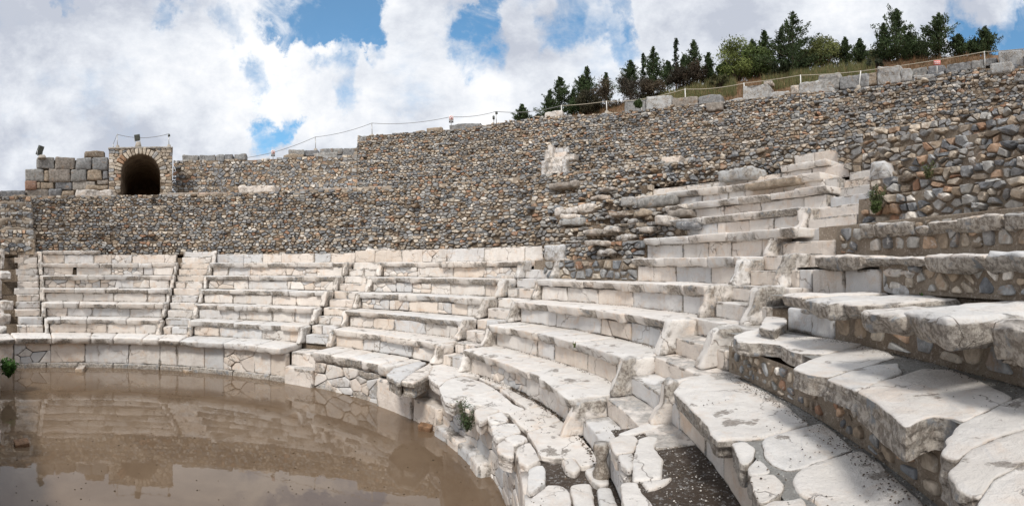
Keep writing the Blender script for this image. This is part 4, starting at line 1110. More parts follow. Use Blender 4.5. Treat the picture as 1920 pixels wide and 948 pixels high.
for n, (x0, y0, x1, y1, R, dep, lab, kind) in enumerate([
    (142, 355, 211, 369, 14.1, .9, 'white tapering marble slab on the walkway just left of the gateway opening', 1), (447, 347, 517, 362, 14.2, .8, 'long rough white marble slab lying on the walkway right of the gateway', 1),
    (342, 290, 373, 304, 15.9, .8, 'rounded grey block on the wall top, nearest to the right side of the gateway', 0), (374, 290, 404, 309, 15.9, .8, 'grey block on the wall top, second to the right of the gateway', 0),
    (405, 290, 420, 311, 15.9, .8, 'narrow upright grey block on the wall top, third to the right of the gateway', 0), (421, 288, 437, 310, 15.9, .8, 'upright rounded grey block on the wall top, fourth to the right of the gateway', 0),
    (438, 288, 461, 300, 15.9, .8, 'low grey block on the wall top, fifth to the right of the gateway', 0),
    (541, 280, 571, 293, 16.0, .8, 'dark grey block under the rope, just left of the concrete foot of a fence post', 0), (572, 281, 597, 292, 16.0, .8, 'brownish low block carrying the concrete foot of a fence post', 0),
    (598, 278, 625, 288, 16.0, .8, 'dark rounded block right of the fence post foot on the low wall top', 0), (589, 286, 633, 299, 15.8, .8, 'long flat grey block in the second layer on the low wall top', 0),
    (625, 278, 642, 290, 16.0, .8, 'small square grey block before the high wall begins', 0), (643, 277, 673, 292, 16.0, .9, 'large grey block against the step up to the high wall', 0), (626, 290, 652, 302, 15.7, .8, 'grey block below the small square one near the high wall', 0),
    (670, 255, 687, 272, 16.6, .8, 'rounded grey corner block at the left end of the high wall', 0),
    (530, 289, 570, 300, 15.8, .8, 'brown sloping block under the dark grey one on the low wall top', 2),
    (778, 244, 797, 252, 17.0, .6, 'small flat brown stone on the high wall, left of the two boulders', 2), (799, 239, 829, 251, 17.0, .8, 'tan boulder on the high wall top, left of the larger grey boulder', 2), (841, 231, 902, 244, 17.1, 1.0, 'long low dark grey boulder on the wall top beside the right prohibition sign', 0),
    (1020, 208, 1054, 227, 17.2, .8, 'pale tan block at the left foot of the hill, beside the small dark tree', 1),
    (1170, 187, 1211, 210, 17.5, .9, 'dark grey boulder with a green tuft, on the wall top below the tall bushes', 0), (1212, 180, 1259, 208, 17.5, .9, 'large smooth light grey boulder right of the tufted one', 3),
    (1261, 182, 1308, 203, 17.6, .8, 'rough brown grey boulder behind the concrete post foot on the wall', 0), (1309, 179, 1352, 197, 17.6, .8, 'flat topped grey boulder behind the moulded dark slab', 0),
    (1324, 191, 1355, 207, 17.1, .5, 'dark grey moulded cornice slab jutting from the wall top', 0), (1366, 185, 1392, 198, 17.2, .6, 'small pale moulded block left of the tall light grey cube', 3),
    (1392, 157, 1440, 188, 17.4, .9, 'tall light grey block standing behind a white post on the wall', 3), (1430, 151, 1448, 158, 17.7, .6, 'small white slab lying on the back corner of the tall light grey block', 1),
    (1442, 171, 1480, 183, 17.4, .8, 'low rounded grey tan stone right of the tall light grey block', 3), (1481, 160, 1498, 177, 17.4, .5, 'small white wedge stone leaning by a white post', 1), (1499, 153, 1537, 175, 17.5, .8, 'light tan block just right of the white wedge stone', 3),
    (1512, 165, 1564, 180, 17.2, .6, 'long flat pale blue grey stone in front of the tan blocks', 3), (1535, 139, 1573, 167, 17.7, .9, 'brown stained boulder between the light tan block and the wide grey one', 0), (1574, 141, 1628, 165, 17.7, .9, 'wide speckled grey boulder behind a leaning white post', 0),
    (1628, 136, 1645, 158, 17.7, .8, 'narrow rust red boulder left of the big white grey cube', 2), (1645, 123, 1689, 157, 17.6, 1.0, 'big white grey cubic boulder, tallest in the middle of the row on the wall', 3),
    (1690, 129, 1708, 152, 17.7, .8, 'cracked pale block right beside the big white grey cube', 3), (1709, 126, 1738, 142, 17.8, .8, 'grey block left of the faded red sign', 0), (1739, 122, 1771, 139, 17.8, .8, 'grey block right behind the faded red sign', 0),
    (1712, 137, 1769, 153, 17.4, .6, 'long pale blue grey stone under the faded red sign', 3), (1772, 115, 1820, 138, 17.9, .9, 'long grey block between the red sign and the wedge block', 0), (1821, 113, 1845, 129, 17.9, .8, 'wedge shaped grey block left of the last white post', 0),
    (1835, 108, 1869, 124, 18.0, .8, 'flat topped grey block behind the last white post', 0), (1870, 92, 1920, 127, 17.7, 1.1, 'largest light grey block at the upper right corner of the view', 3), (1921, 91, 1960, 127, 17.7, 1.1, 'grey block cut by the right edge at the upper corner', 0),
    (1856, 117, 1897, 136, 16.4, .8, 'curved overhanging pale slab below the largest corner block', 3), (1905, 124, 1940, 138, 16.6, .8, 'rough grey stone at the right edge below the corner block', 0), (1900, 137, 1945, 150, 15.8, .7, 'pale slanting slab at the right edge of the wall', 3),
    # blocks scattered over the broken middle
    (1027, 340, 1081, 352, 13.4, .5, 'dark moulded slab jutting from the rubble below the left high steps', 0), (1037, 388, 1082, 402, 12.2, .6, 'rough cream slab in the collapsed middle, left of a jagged one', 1), (1082, 384, 1112, 398, 12.2, .6, 'jagged cream slab in the collapsed middle', 1),
    (1045, 409, 1089, 423, 11.8, .6, 'grey white flat topped slab lying in the collapsed middle', 3), (1049, 401, 1080, 410, 11.9, .4, 'small rounded cream stone perched on the flat topped slab', 1), (1162, 369, 1184, 386, 12.4, .6, 'pale rounded block left of the long dark overhanging slab', 3),
    (1193, 369, 1262, 386, 11.6, .8, 'long dark weathered slab overhanging the collapsed middle', 0), (1186, 393, 1214, 405, 11.6, .5, 'small tan block under the long dark overhanging slab', 2), (1248, 393, 1292, 408, 11.2, .7, 'grey rough seat slab end hanging over the brown hollow', 0), (1266, 415, 1299, 430, 10.9, .6, 'brown grey slab end beside the white tier, lower of two ends', 0),
    (1018, 459, 1053, 488, Fr(5) - .15, .5, 'upright cream parapet block leaning at the right end of the sixth row', 1), (938, 516, 966, 527, Fr(4) - .2, .3, 'small white stone lying on the slab beside the central stairway top', 1),
    (1343, 316, 1409, 336, Fr(12) - .15, .6, 'large cream grey block lying on the rubble above the high marble rows', 3), (1628, 301, 1657, 335, Fr(10), .5, 'upright pale block standing at the top of the diagonal stairway', 1),
    (1395, 338, 1492, 349, Fr(11), .4, 'long brown mortar coloured slab behind the high marble rows', 2), (685, 466, 730, 482, Fr(5) + .1, .5, 'cream broken block lying on the top seat row below the rubble wall', 1), (728, 470, 745, 482, Fr(5) + .05, .4, 'small angular white chunk beside the cream broken block', 1),
    (1700, 500, 1720, 508, Fr(4) - .05, .3, 'small blue grey stone wedged under the near overhanging slab', 0), (1655, 503, 1712, 518, Fr(4), .3, 'thin cream stone layered beside the near upright marble blocks', 1), (1654, 528, 1706, 552, Fr(4), .4, 'rounded cream boulder at the foot of the rubble on the fifth tier', 1),
    ]):
    col = grey(.35, 1.3) if kind == 0 else (marble_col(.45) if kind == 1 else (np.array([.34, .285, .225, .4]) if kind == 2 else np.array([.47, .475, .47, .45])))
    loose('stone_block', lab, 'stone block', x0, y0, x1, y1, R, dep, col, 'loose blocks on the wall tops', mat=M['marble'] if kind in (1, 3) else M['rubble'], b=.05 if not 'mortar coloured' in lab else .015, amp=.025 if not 'mortar coloured' in lab else .005, cell=.06, style='rock' if not 'mortar coloured' in lab else 'block')

FR = [(1090, 432, 1125, 440), (1132, 425, 1160, 436), (1150, 441, 1186, 450), (1195, 425, 1218, 436), (1058, 450, 1086, 456), (1000, 404, 1030, 416), (1096, 452, 1130, 459), (1120, 470, 1142, 478), (1225, 404, 1246, 420), (1140, 395, 1166, 406), (1105, 366, 1140, 374), (1120, 350, 1150, 358), (960, 402, 990, 411), (1175, 410, 1196, 420)]
FL = ['small grey flat stone low in the hollow', 'thin pale shard above the hollow floor', 'tan stone at the hollow floor', 'white angular chip by the overhanging slab ends', 'flat grey sliver near the sixth row parapet block', 'cream stone left of the jagged slabs', 'dark sliver under the hollow floor stones', 'lowest small stone of the collapse',
      'upright white wedge between the two overhanging slab ends', 'grey stone right of the jagged slabs', 'thin white stone high in the collapse, left of the pale rounded block', 'topmost thin slab of the collapse', 'cream stone furthest left of the collapse', 'brown stone left of the lower overhanging end']
for (x0, y0, x1, y1), lb in zip(FR, FL):
    loose('stone_block', lb, 'stone block', x0, y0, x1, y1, 12.0, .5, marble_col(.6, grey=.3) * np.array([.8, .78, .76, 1]), 'fallen fragments in the collapsed middle', b=.04, amp=.035, cell=.05)
# ------------------------------------------------------------------ left end: broken return wall and stage edge
lw = thing('return_wall', 'crumbling pale mortar end wall at the far left above the broken stairway', 'wall', pol(189, 12, 2.4))
for k in range(7, 13):
    a = Acc(); cyl_block(a, 196.0, 187.2, Fr(k - 1) - .3, Fr(k) + .2, Hz(k - 1) - .2, Hz(k) + .1, np.array([.42, .34, .27, .9]), cell=.1, b=.05, amp=.07, skip=('back',)); a.link('wall_core', M['mortar'], lw)
    a = Acc(); rubble_band(a, Fr(k - 1) - .30, Hz(k - 1) - .1, Hz(k) + .05, 195.8 - (k == 12) * 2, 187.3, .17, .13, .06, .01, light=1.25); a.link('masonry', M['rubble'], lw, smooth=False)
def wall_line(t): return (2.9 + (-4.95 - 2.9) * t, -.60 + (-1.80 + .60) * t)
sw = thing('stage_wall', 'pale stone edging of the stage at the extreme left beside the water', 'wall', (0, -1.1, WATER))
for q in range(14):
    t0, t1 = q / 14 + .004, (q + 1) / 14 - .004
    (xa, ya), (xb, yb) = wall_line(t0), wall_line(t1)
    a = Acc(); poly_slab(a, [(xa, ya + rnd.uniform(-.04, .02)), (xb, yb + rnd.uniform(-.04, .02)), (xb - .1, yb - .6), (xa - .1, ya - .6)], rnd.uniform(-.18, -.05), .6, ds=.07, b=.05, wob=.03, col=marble_col(.4)); a.link('edge_block', M['marble'], sw)
for x0, y0, x1, y1, R, lab in ((0, 563, 27, 590, 7.2, 'pale angular boulder at the left edge among the broken steps'), (-6, 590, 22, 614, 6.9, 'grey white boulder with a moss tuft at the left edge'), (0, 510, 22, 524, 7.9, 'blue grey flat block at the left edge'),
                               (2, 466, 9, 505, 8.9, 'small upright fluted stone at the far left edge'), (-10, 524, 4, 560, 7.6, 'dark broken stone cut by the left edge'), (0, 614, 27, 626, 6.6, 'low white block at the foot of the broken stairway')):
    loose('stone_block', lab, 'stone block', x0, y0, x1, y1, R, .5, marble_col(.5), 'loose blocks on the wall tops', b=.05, amp=.03, cell=.05)
a = Acc(); rubble_band(a, 7.9, 0, 2.6, 193, phi_at(27, 7.9)[0], .14, .12, .09, .01, colf=lambda: np.array([*(np.array(rnd.choice([(.36, .19, .12), (.30, .24, .18), (.45, .40, .34)]))), .5])); o = a.link('brick_rubble', M['rubble'], lw, smooth=False)

# ------------------------------------------------------------------ tubes, posts, ropes, signs, lamps
def tube(acc, pts, r, col=(.5, .5, .5, 0), n=6):
    P = [Vector(p) for p in pts]; V = []; m = len(P)
    for i, p in enumerate(P):
        t = (P[min(i + 1, m - 1)] - P[max(i - 1, 0)]).normalized(); u = t.orthogonal().normalized(); v = t.cross(u)
        rr = r[i] if isinstance(r, (list, tuple)) else r
        for k in range(n):
            an = 2 * math.pi * k / n; V.append(p + (u * math.cos(an) + v * math.sin(an)) * rr)
    F = [[i * n + k, i * n + (k + 1) % n, (i + 1) * n + (k + 1) % n, (i + 1) * n + k] for i in range(m - 1) for k in range(n)]
    F += [list(range(n)), [(m - 1) * n + k for k in range(n)]]
    acc.add(np.array([tuple(v) for v in V]), F, np.array(col))
def frustum(acc, c, w0, w1, h, az, col=(.4, .38, .34, 0), d0=None, d1=None):
    ca, sa = math.cos(az), math.sin(az); V = []
    d0 = d0 or w0; d1 = d1 or w1
    for z, ww, dd in ((0, w0, d0), (h * .5, (w0 + w1) / 2 * 1.01, (d0 + d1) / 2), (h * .93, w1, d1), (h, w1 * .88, d1 * .88)):
        for sx, sy in ((-1, -1), (1, -1), (1, 1), (-1, 1)):
            x, y = sx * ww / 2, sy * dd / 2; V.append((c[0] + x * ca - y * sa, c[1] + x * sa + y * ca, c[2] + z))
    F = [[i * 4 + k, i * 4 + (k + 1) % 4, (i + 1) * 4 + (k + 1) % 4, (i + 1) * 4 + k] for i in range(3) for k in range(4)] + [[3, 2, 1, 0], [12, 13, 14, 15]]
    acc.add(V, F, np.array(col))
POSTS = [(213, 270, 277, 15.8, 'steel', 'short stub of the fence at the left of the gateway roof', 0), (220.5, 251, 277, 15.3, 'steel', 'grey post at the left front corner of the gateway roof', 1), (317, 250, 276, 15.3, 'steel', 'grey post with a clamp at the right corner of the gateway roof', 1),
         (592, 256, 283, 16.3, 'steel', 'grey post in a concrete foot on the low wall between gateway and high wall', 1), (698, 230, 256, 16.9, 'steel', 'grey post near the left corner of the high wall', 1), (931, 208, 238, 17.1, 'steel', 'grey post with a small camera box on the high wall', 1),
         (1053.5, 197, 222, 17.3, 'white', 'white post left of the hill, first beside the pale tan block', 1), (1138, 189, 213, 17.4, 'white', 'white post before the brown bushes, second on the hill side', 1), (1203, 185, 212, 17.3, 'white', 'white post in front of the green tufted boulder', 1),
         (1285.5, 166, 196, 17.4, 'white', 'white post above the rough brown grey boulder', 1), (1396, 155, 184, 17.3, 'white', 'white post standing against the tall light grey cube', 0), (1502, 140, 176, 17.4, 'white', 'white post between the white wedge stone and the tan block', 1),
         (1610, 133, 166, 17.5, 'white', 'slightly leaning white post before the wide speckled boulder', 1), (1847, 96, 126, 17.6, 'white', 'last white post near the upper right corner block', 0)]
POSTT = {}
for x, y0, y1, R, mt, lab, foot in POSTS:
    R += UPS
    if x > 560:
        for _ in range(3): R = topR(z_at(x, y1, R)) + .12
    p, s = phi_at(x, R); z1, z0 = z_at(x, y0, R), z_at(x, y1, R)
    t = thing('fence_post', lab, 'fence post', pol(p, R, z0), 'posts of the rope fence along the wall top')
    a = Acc(); lean = .03 if x != 1610 else -.10
    top = pol(p + math.degrees(lean / R), R, z1)
    tube(a, [pol(p, R, z0 - .05), top], .026 if s > 14 else .022, n=8); a.link('pole', M[mt], t)
    if x in (317, 931):
        a = Acc(); frustum(a, (*pol(p, R, z1 - .16)[:2], z1 - .16), .13, .10, .12, R_(p)); a.link('clamp', M['lampbody'], t)
    if foot:
        a = Acc(); frustum(a, pol(p, R, z0 - .10), .26, .17, .24, R_(p)); a.link('foot', M['concrete'], t)
    POSTT[x] = Vector(top)
# second thin post with a camera beside the double post
p, s = phi_at(926, 17.0 + UPS); t = thing('camera_post', 'thin dark post with a small black surveillance camera beside a grey fence post', 'camera post', pol(p, 17.0 + UPS, z_at(926, 236, 17.0 + UPS)))
a = Acc(); tube(a, [pol(p, 17.0 + UPS, z_at(926, 238, 17 + UPS)), pol(p, 17.0 + UPS, z_at(926, 215, 17 + UPS))], .02); a.link('pole', M['steel'], t)
a = Acc(); frustum(a, pol(p, 16.95 + UPS, z_at(926, 224, 17 + UPS)), .10, .10, .17, R_(p)); a.link('camera_body', M['lampbody'], t)
def rope(a_, b_, sag, lab, mt, r):
    A, B = Vector(a_), Vector(b_); n = 16
    pts = []
    for i in range(n + 1):
        q = i / n; v = A.lerp(B, q); v.z -= sag * 4 * q * (1 - q) + .02; pts.append(v)
    a = Acc(); tube(a, [tuple(v) for v in pts], r, n=5); o = a.link('rope', M[mt], None)
    recentre(o, tuple(A)); tag(o, lab, 'rope', 'ropes of the fence along the wall top')
def pt(x, y, R): R += UPS; p, s = phi_at(x, R); return Vector(pol(p, R, z_at(x, y, R)))
T = POSTT
SIGNX = {512: (282, 16.2), 846: (219, 17.1)}
rope(T[213], T[220.5], .0, 'short grey cord from the stub to the left roof post of the gateway', 'wire', .012)
rope(T[220.5], T[317], .22, 'sagging grey cord over the gateway roof', 'wire', .014)
rope(pt(461, 295, 16.1), pt(512, 285, 16.2), .02, 'grey cord rising from the low wall blocks to the far left prohibition sign', 'wire', .014)
rope(pt(512, 285, 16.2), T[592], .06, 'grey cord from the left prohibition sign to the post in concrete', 'wire', .014)
rope(T[592], T[698], .14, 'grey cord rising from the low wall to the corner of the high wall', 'wire', .014)
rope(T[698], pt(846, 218, 17.1), .20, 'long grey cord from the high wall corner post to the right prohibition sign', 'wire', .014)
rope(pt(846, 218, 17.1), T[931], .12, 'grey cord from the right prohibition sign to the post with the camera box', 'wire', .014)
rope(T[931], T[1053.5], .20, 'cord passing before the lone small dark tree', 'wire', .016)
rl = ['pale rope before the leftmost tall conifers', 'pale rope before the brown bushes left of the tufted boulder', 'pale rope over the smooth light grey boulder', 'pale rope before the dry grass left of the tall grey cube', 'pale rope right of the tall grey cube',
      'pale rope over the stained boulder', 'long pale rope passing behind the faded red sign', ]
xs = [1053.5, 1138, 1203, 1285.5, 1396, 1502, 1610, 1847]
for i in range(7): rope(T[xs[i]], T[xs[i + 1]], [.05, .05, .05, .12, .04, .05, .12][i], rl[i], 'rope', .015)
rope(T[1847], pt(1990, 82, 17.6), .06, 'pale rope leaving the picture at the upper right', 'rope', .015)
def quad_board(acc, c, right, up, w_, h_, d):
    right = Vector(right).normalized(); up = Vector(up).normalized(); nrm = right.cross(up)
    V = [tuple(Vector(c) + right * sx * w_ / 2 + up * sy * h_ / 2 + nrm * sz * d / 2) for sz in (-1, 1) for sx, sy in ((-1, -1), (1, -1), (1, 1), (-1, 1))]
    acc.add(V, [[0, 1, 2, 3], [7, 6, 5, 4], [0, 4, 5, 1], [1, 5, 6, 2], [2, 6, 7, 3], [3, 7, 4, 0]], (.5, .5, .5, 0))
def face_axes(c):
    to = (Vector(EYE) - Vector(c)); to.z = 0; to.normalize(); right = Vector((0, 0, 1)).cross(to); return to, right
def sign_no(x, y0, y1, ybase, R, lab):
    R += UPS
    p, s = phi_at(x, R); zt, zb, z0 = z_at(x, y0, R), z_at(x, y1, R), z_at(x, ybase, R)
    c = Vector(pol(p, R, (zt + zb) / 2)); to, right = face_axes(c); up = Vector((0, 0, 1)); h = zt - zb; wd = h * .62
    t = thing('prohibition_sign', lab, 'sign', pol(p, R, z0), 'small prohibition signs on the wall')
    a = Acc(); tube(a, [tuple(c - to * .03 - up * (c.z - z0 + .05)), tuple(c - to * .03 + up * h * .4)], .016); a.link('pole', M['steel'], t)
    a = Acc(); quad_board(a, c + up * h * .16, right, up, wd, h * .68, .02); a.link('board', M['signwhite'], t)
    a = Acc(); quad_board(a, c - up * h * .36, right, up, wd * .95, h * .26, .02); a.link('caption_plate', M['signblack'], t)
    cc = c + up * h * .18 + to * .014; r0, r1 = wd * .32, wd * .39; V = []; n = 28
    for rr in (r0, r1):
        for i in range(n): V.append(tuple(cc + right * rr * math.cos(2 * math.pi * i / n) + up * rr * math.sin(2 * math.pi * i / n)))
    a = Acc(); a.add(V, [[i, (i + 1) % n, n + (i + 1) % n, n + i] for i in range(n)], (.5, .1, .1, 0))
    dg = (right - up).normalized(); quad_board(a, cc + to * .002, dg, dg.cross(to), 2 * r0 + .02, wd * .06, .004); a.link('red_ring', M['signred'], t)
    a = Acc(); hd = cc + up * wd * .16 + to * .001
    for (du, dv, ww, hh) in ((0, .15, .10, .10), (0, -.02, .16, .20), (-.05, -.2, .06, .2), (.06, -.2, .06, .2)): quad_board(a, cc + right * du * wd + up * dv * wd + to * .0005, right, up, ww * wd, hh * wd, .003)
    a.link('pictogram', M['signblack'], t)
    for k_ in (0, 1):
        a = Acc(); quad_board(a, c - up * h * (.31 + .09 * k_) + to * .012, right, up, wd * (.7 - .15 * k_), h * .03, .003); a.link('caption_line', M['signwhite'], t)
sign_no(512, 281, 293, 299, 16.2, 'small white prohibition sign with a red ring standing on the low wall')
sign_no(846, 216, 230, 237, 17.1, 'small white prohibition sign with a red ring standing on the high wall')
R = 17.4 + UPS; p, s = phi_at(1757, R)
t = thing('warning_sign', 'small faded red sign with two white lines of writing on a white post', 'sign', pol(p, R, z_at(1757, 136, R)))
c = Vector(pol(p, R, (z_at(1757, 113, R) + z_at(1757, 122, R)) / 2)); to, right = face_axes(c); up = Vector((0, 0, 1))
a = Acc(); tube(a, [pol(p, R, z_at(1757, 138, R)), tuple(c - to * .03)], .02); a.link('pole', M['white'], t)
wd, hh = 13 / FPX * s, 9 / FPX * s
a = Acc(); quad_board(a, c, right, up, wd, hh, .02); a.link('board', M['signpink'], t)
for dv, segs in ((.17, ((-.30, .22), (-.02, .26), (.28, .20))), (-.17, ((-.26, .16), (.0, .30), (.28, .14)))):
    for du, ww in segs:
        a = Acc(); quad_board(a, c + right * du * wd + up * dv * hh + to * .012, right, up, ww * wd, hh * .13, .003); a.link('writing', M['signwhite'], t)
def floodlight(x, y, R, ybase, w_, h_, tilt, lab, yaw=0):
    R += UPS; w_ *= 1.18; h_ *= 1.18
    p, s = phi_at(x, R); c = Vector(pol(p, R, z_at(x, y, R))); to, right = face_axes(c)
    q = math.cos(yaw); right2 = (right * q + to * math.sin(yaw)).normalized(); to2 = right2.cross(Vector((0, 0, 1))); up = (Vector((0, 0, 1)) * math.cos(tilt) + to2 * math.sin(tilt)).normalized()
    zb = z_at(x, ybase, R)
    t = thing('floodlight', lab, 'floodlight', (c.x, c.y, zb), 'floodlights')
    a = Acc(); V, F, wx = rbox(w_, .14, h_, .1, .02, .001, 'block', ()); nrm = right2.cross(up)
    W = np.array([tuple(c + right2 * (v[0] - w_ / 2) + up * (v[2] - h_ / 2) + nrm * (v[1] - .07)) for v in V]); a.add(W, F, (.3, .3, .3, 0)); a.link('housing', M['lampbody'], t)
    for sg in (-1, 1):
        a = Acc(); quad_board(a, c + nrm * .076 * sg, right2, up, w_ * .82, h_ * .8, .008); a.link('glass', M['lampglass'], t)
        break
    a = Acc(); f = c - Vector((0, 0, h_ * .5 + .12))
    tube(a, [tuple(c - right2 * (w_ / 2 + .03)), tuple(f - right2 * (w_ / 2 + .03) + Vector((0, 0, .08))), tuple(f), tuple(f + right2 * (w_ / 2 + .03) + Vector((0, 0, .08))), tuple(c + right2 * (w_ / 2 + .03))], .014)
    tube(a, [tuple(f), (f.x, f.y, zb - .02)], .02); a.link('bracket', M['steel'], t)
floodlight(257.5, 258, 15.0, 268, .26, .30, .35, 'floodlight on the keystone block above the arch', .5)
floodlight(75, 282, 15.1, 293, .34, .46, .45, 'floodlight tilted back on a plinth atop the dark ashlar wall', -.9)
for x, y0, y1, R, lab, w_ in ((259.5, 266, 276, 14.9, 'small trapezoid stone plinth carrying the floodlight above the arch', .36), (79, 291, 296, 15.0, 'low grey plinth stone under the left floodlight', .45)):
    R += UPS; w_ *= 1.18
    p, s = phi_at(x, R); z0, z1 = z_at(x, y1, R), z_at(x, y0, R)
    a = Acc(); frustum(a, (0, 0, 0), w_ * .9, w_ * .55, z1 - z0 + .05, R_(p)); o = a.link('plinth', M['concrete'], None); o.location = pol(p, R, z0 - .05); tag(o, lab, 'plinth')

# ------------------------------------------------------------------ things in the water
def debris(x, y, w_, d_, h_, rot, lab, mt, dz=-.05, tilt=(0, 0)):
    cx, cy = at_z(x, y, WATER); a = Acc(); V, F, wx = rbox(w_, d_, h_, .03, .012, .006, 'block', ()); V -= np.array([w_ / 2, d_ / 2, 0])
    C = np.tile((.48, .37, .27, .5), (len(V), 1)); a.add(V, F, C); o = a.link('debris_block', M[mt], None); o.location = (cx, cy, WATER + dz); o.rotation_euler = (tilt[0], tilt[1], rot)
    tag(o, lab, 'fragment', 'fragments lying in the water')
debris(798, 806, .22, .11, .16, .4, 'tan brick fragment half sunk in the muddy water near the steps', 'wood', tilt=(.3, .1))
debris(41, 834, .16, .22, .12, .3, 'dark wooden fragment floating at the left of the muddy water', 'wood', tilt=(.1, .2))
debris(152, 694, .45, .22, .12, -.2, 'small flat stone breaking the water below the far basin wall', 'marble', -.03, (.1, 0))
debris(350, 695, .4, .2, .1, .1, 'second small flat stone breaking the water, right of the other', 'marble', -.05)
a = Acc()
for _ in range(170):
    x = rnd.uniform(8, 920); y = rnd.uniform(700, 948)
    if x > 600 and y < 740 + (x - 600) * .35: continue
    cx, cy = at_z(x, y, WATER); sz = rnd.uniform(.004, .014) * (1 + (948 - y) / 250); n = 5; an = rnd.uniform(0, 6)
    V = [(cx + sz * rnd.uniform(.4, 1.3) * math.cos(an + 6.283 * i / n), cy + sz * rnd.uniform(.4, 1.3) * math.sin(an + 6.283 * i / n), WATER + .003) for i in range(n)] + [(cx, cy, WATER + .007)]
    a.add(V, [[i, (i + 1) % n, n] for i in range(n)], (.07, .05, .03, 0))
tag(a.link('floating_litter', M['leaf'], None, smooth=False), kind='stuff', label='tiny dark bits of leaf and soil floating on the water', cat='litter')

# pebbles and grit on the near paving
a = Acc()
def grit(n, phr, k_, rr, zt, cols, s0, s1, clump=None):
    for _ in range(n):
        p = rnd.uniform(*phr); r = rnd.uniform(*rr)
        if clump is not None:
            v = float(fbm(np.array([[r * math.cos(R_(p)) * clump, r * math.sin(R_(p)) * clump, k_ * 3.3]]), 2)[0])
            if v < .08: continue
        x, y, _z = pol(p, r, 0); sz = rnd.uniform(s0, s1); q = rnd.choice(cols); n_ = 5; an = rnd.uniform(0, 6)
        V = [(x + sz * rnd.uniform(.6, 1.3) * math.cos(an + 6.283 * i / n_), y + sz * rnd.uniform(.6, 1.3) * math.sin(an + 6.283 * i / n_), zt) for i in range(n_)] + [(x, y, zt + sz * .8)]
        a.add(V, [[i, (i + 1) % n_, n_] for i in range(n_)], (*q, .5))
GC = [(.10, .08, .06), (.07, .055, .045), (.16, .12, .09), (.45, .44, .42)]
grit(1800, (2, 37), 1, (F0 - .05, Fr(1)), .392, [(.10, .08, .06), (.30, .28, .26), (.62, .60, .57), (.5, .48, .45), (.08, .06, .05)], .003, .009)
grit(450, (8, 30), 2, (Fr(1) - .1, Fr(2)), .806, GC, .003, .008, 3.0)
grit(900, (6, 36), 2, (Fr(2) - .16, Fr(2) - .0), .806, GC, .002, .007)
grit(300, (6, 32), 3, (Fr(2), Fr(3)), 1.204, GC, .002, .006, 3.0)
grit(600, (6, 36), 3, (Fr(3) - .14, Fr(3)), 1.205, GC, .002, .007)
grit(500, (30, 80), 0, (5.6, F0), .006, GC, .004, .010, 2.5)
grit(700, (36, 80), 0, (F0 - .1, F0), .008, GC, .004, .014)
for k_ in (1, 2, 3): grit(500, (45, 112), k_, (Fr(k_) - .07, Fr(k_)), Hz(k_) + .004, GC, .004, .012)
tag(a.link('grit', M['rubble'], None, smooth=False), kind='stuff', label='dark grit and small pebbles scattered over the near slabs', cat='grit')

# ------------------------------------------------------------------ vegetation
LEAFN = [0]
def leaf_tris(acc, P, size, col, var=.3, long=2.2, updir=None):
    """P: (n,3) leaf positions; each a thin bent quad (two triangles)"""
    n = len(P); d = nrs.normal(size=(n, 3)); 
    if updir is not None: d = d * .6 + np.asarray(updir)
    d /= np.linalg.norm(d, axis=1, keepdims=True); e = np.cross(d, nrs.normal(size=(n, 3))); e /= np.maximum(np.linalg.norm(e, axis=1, keepdims=True), 1e-6)
    s = size * nrs.uniform(.6, 1.4, (n, 1))
    A = P - d * s * long / 2; B = P + e * s * .5; C = P + d * s * long / 2; D = P - e * s * .5
    V = np.stack([A, B, C, D], 1).reshape(-1, 3); F = np.arange(4 * n).reshape(-1, 4)
    c = np.asarray(col)[None] * nrs.uniform(1 - var, 1 + var, (n, 1)); c = np.clip(c, 0, 1); CC = np.repeat(np.column_stack([c, np.ones(n)]), 4, axis=0)
    acc.add(V, F, CC)
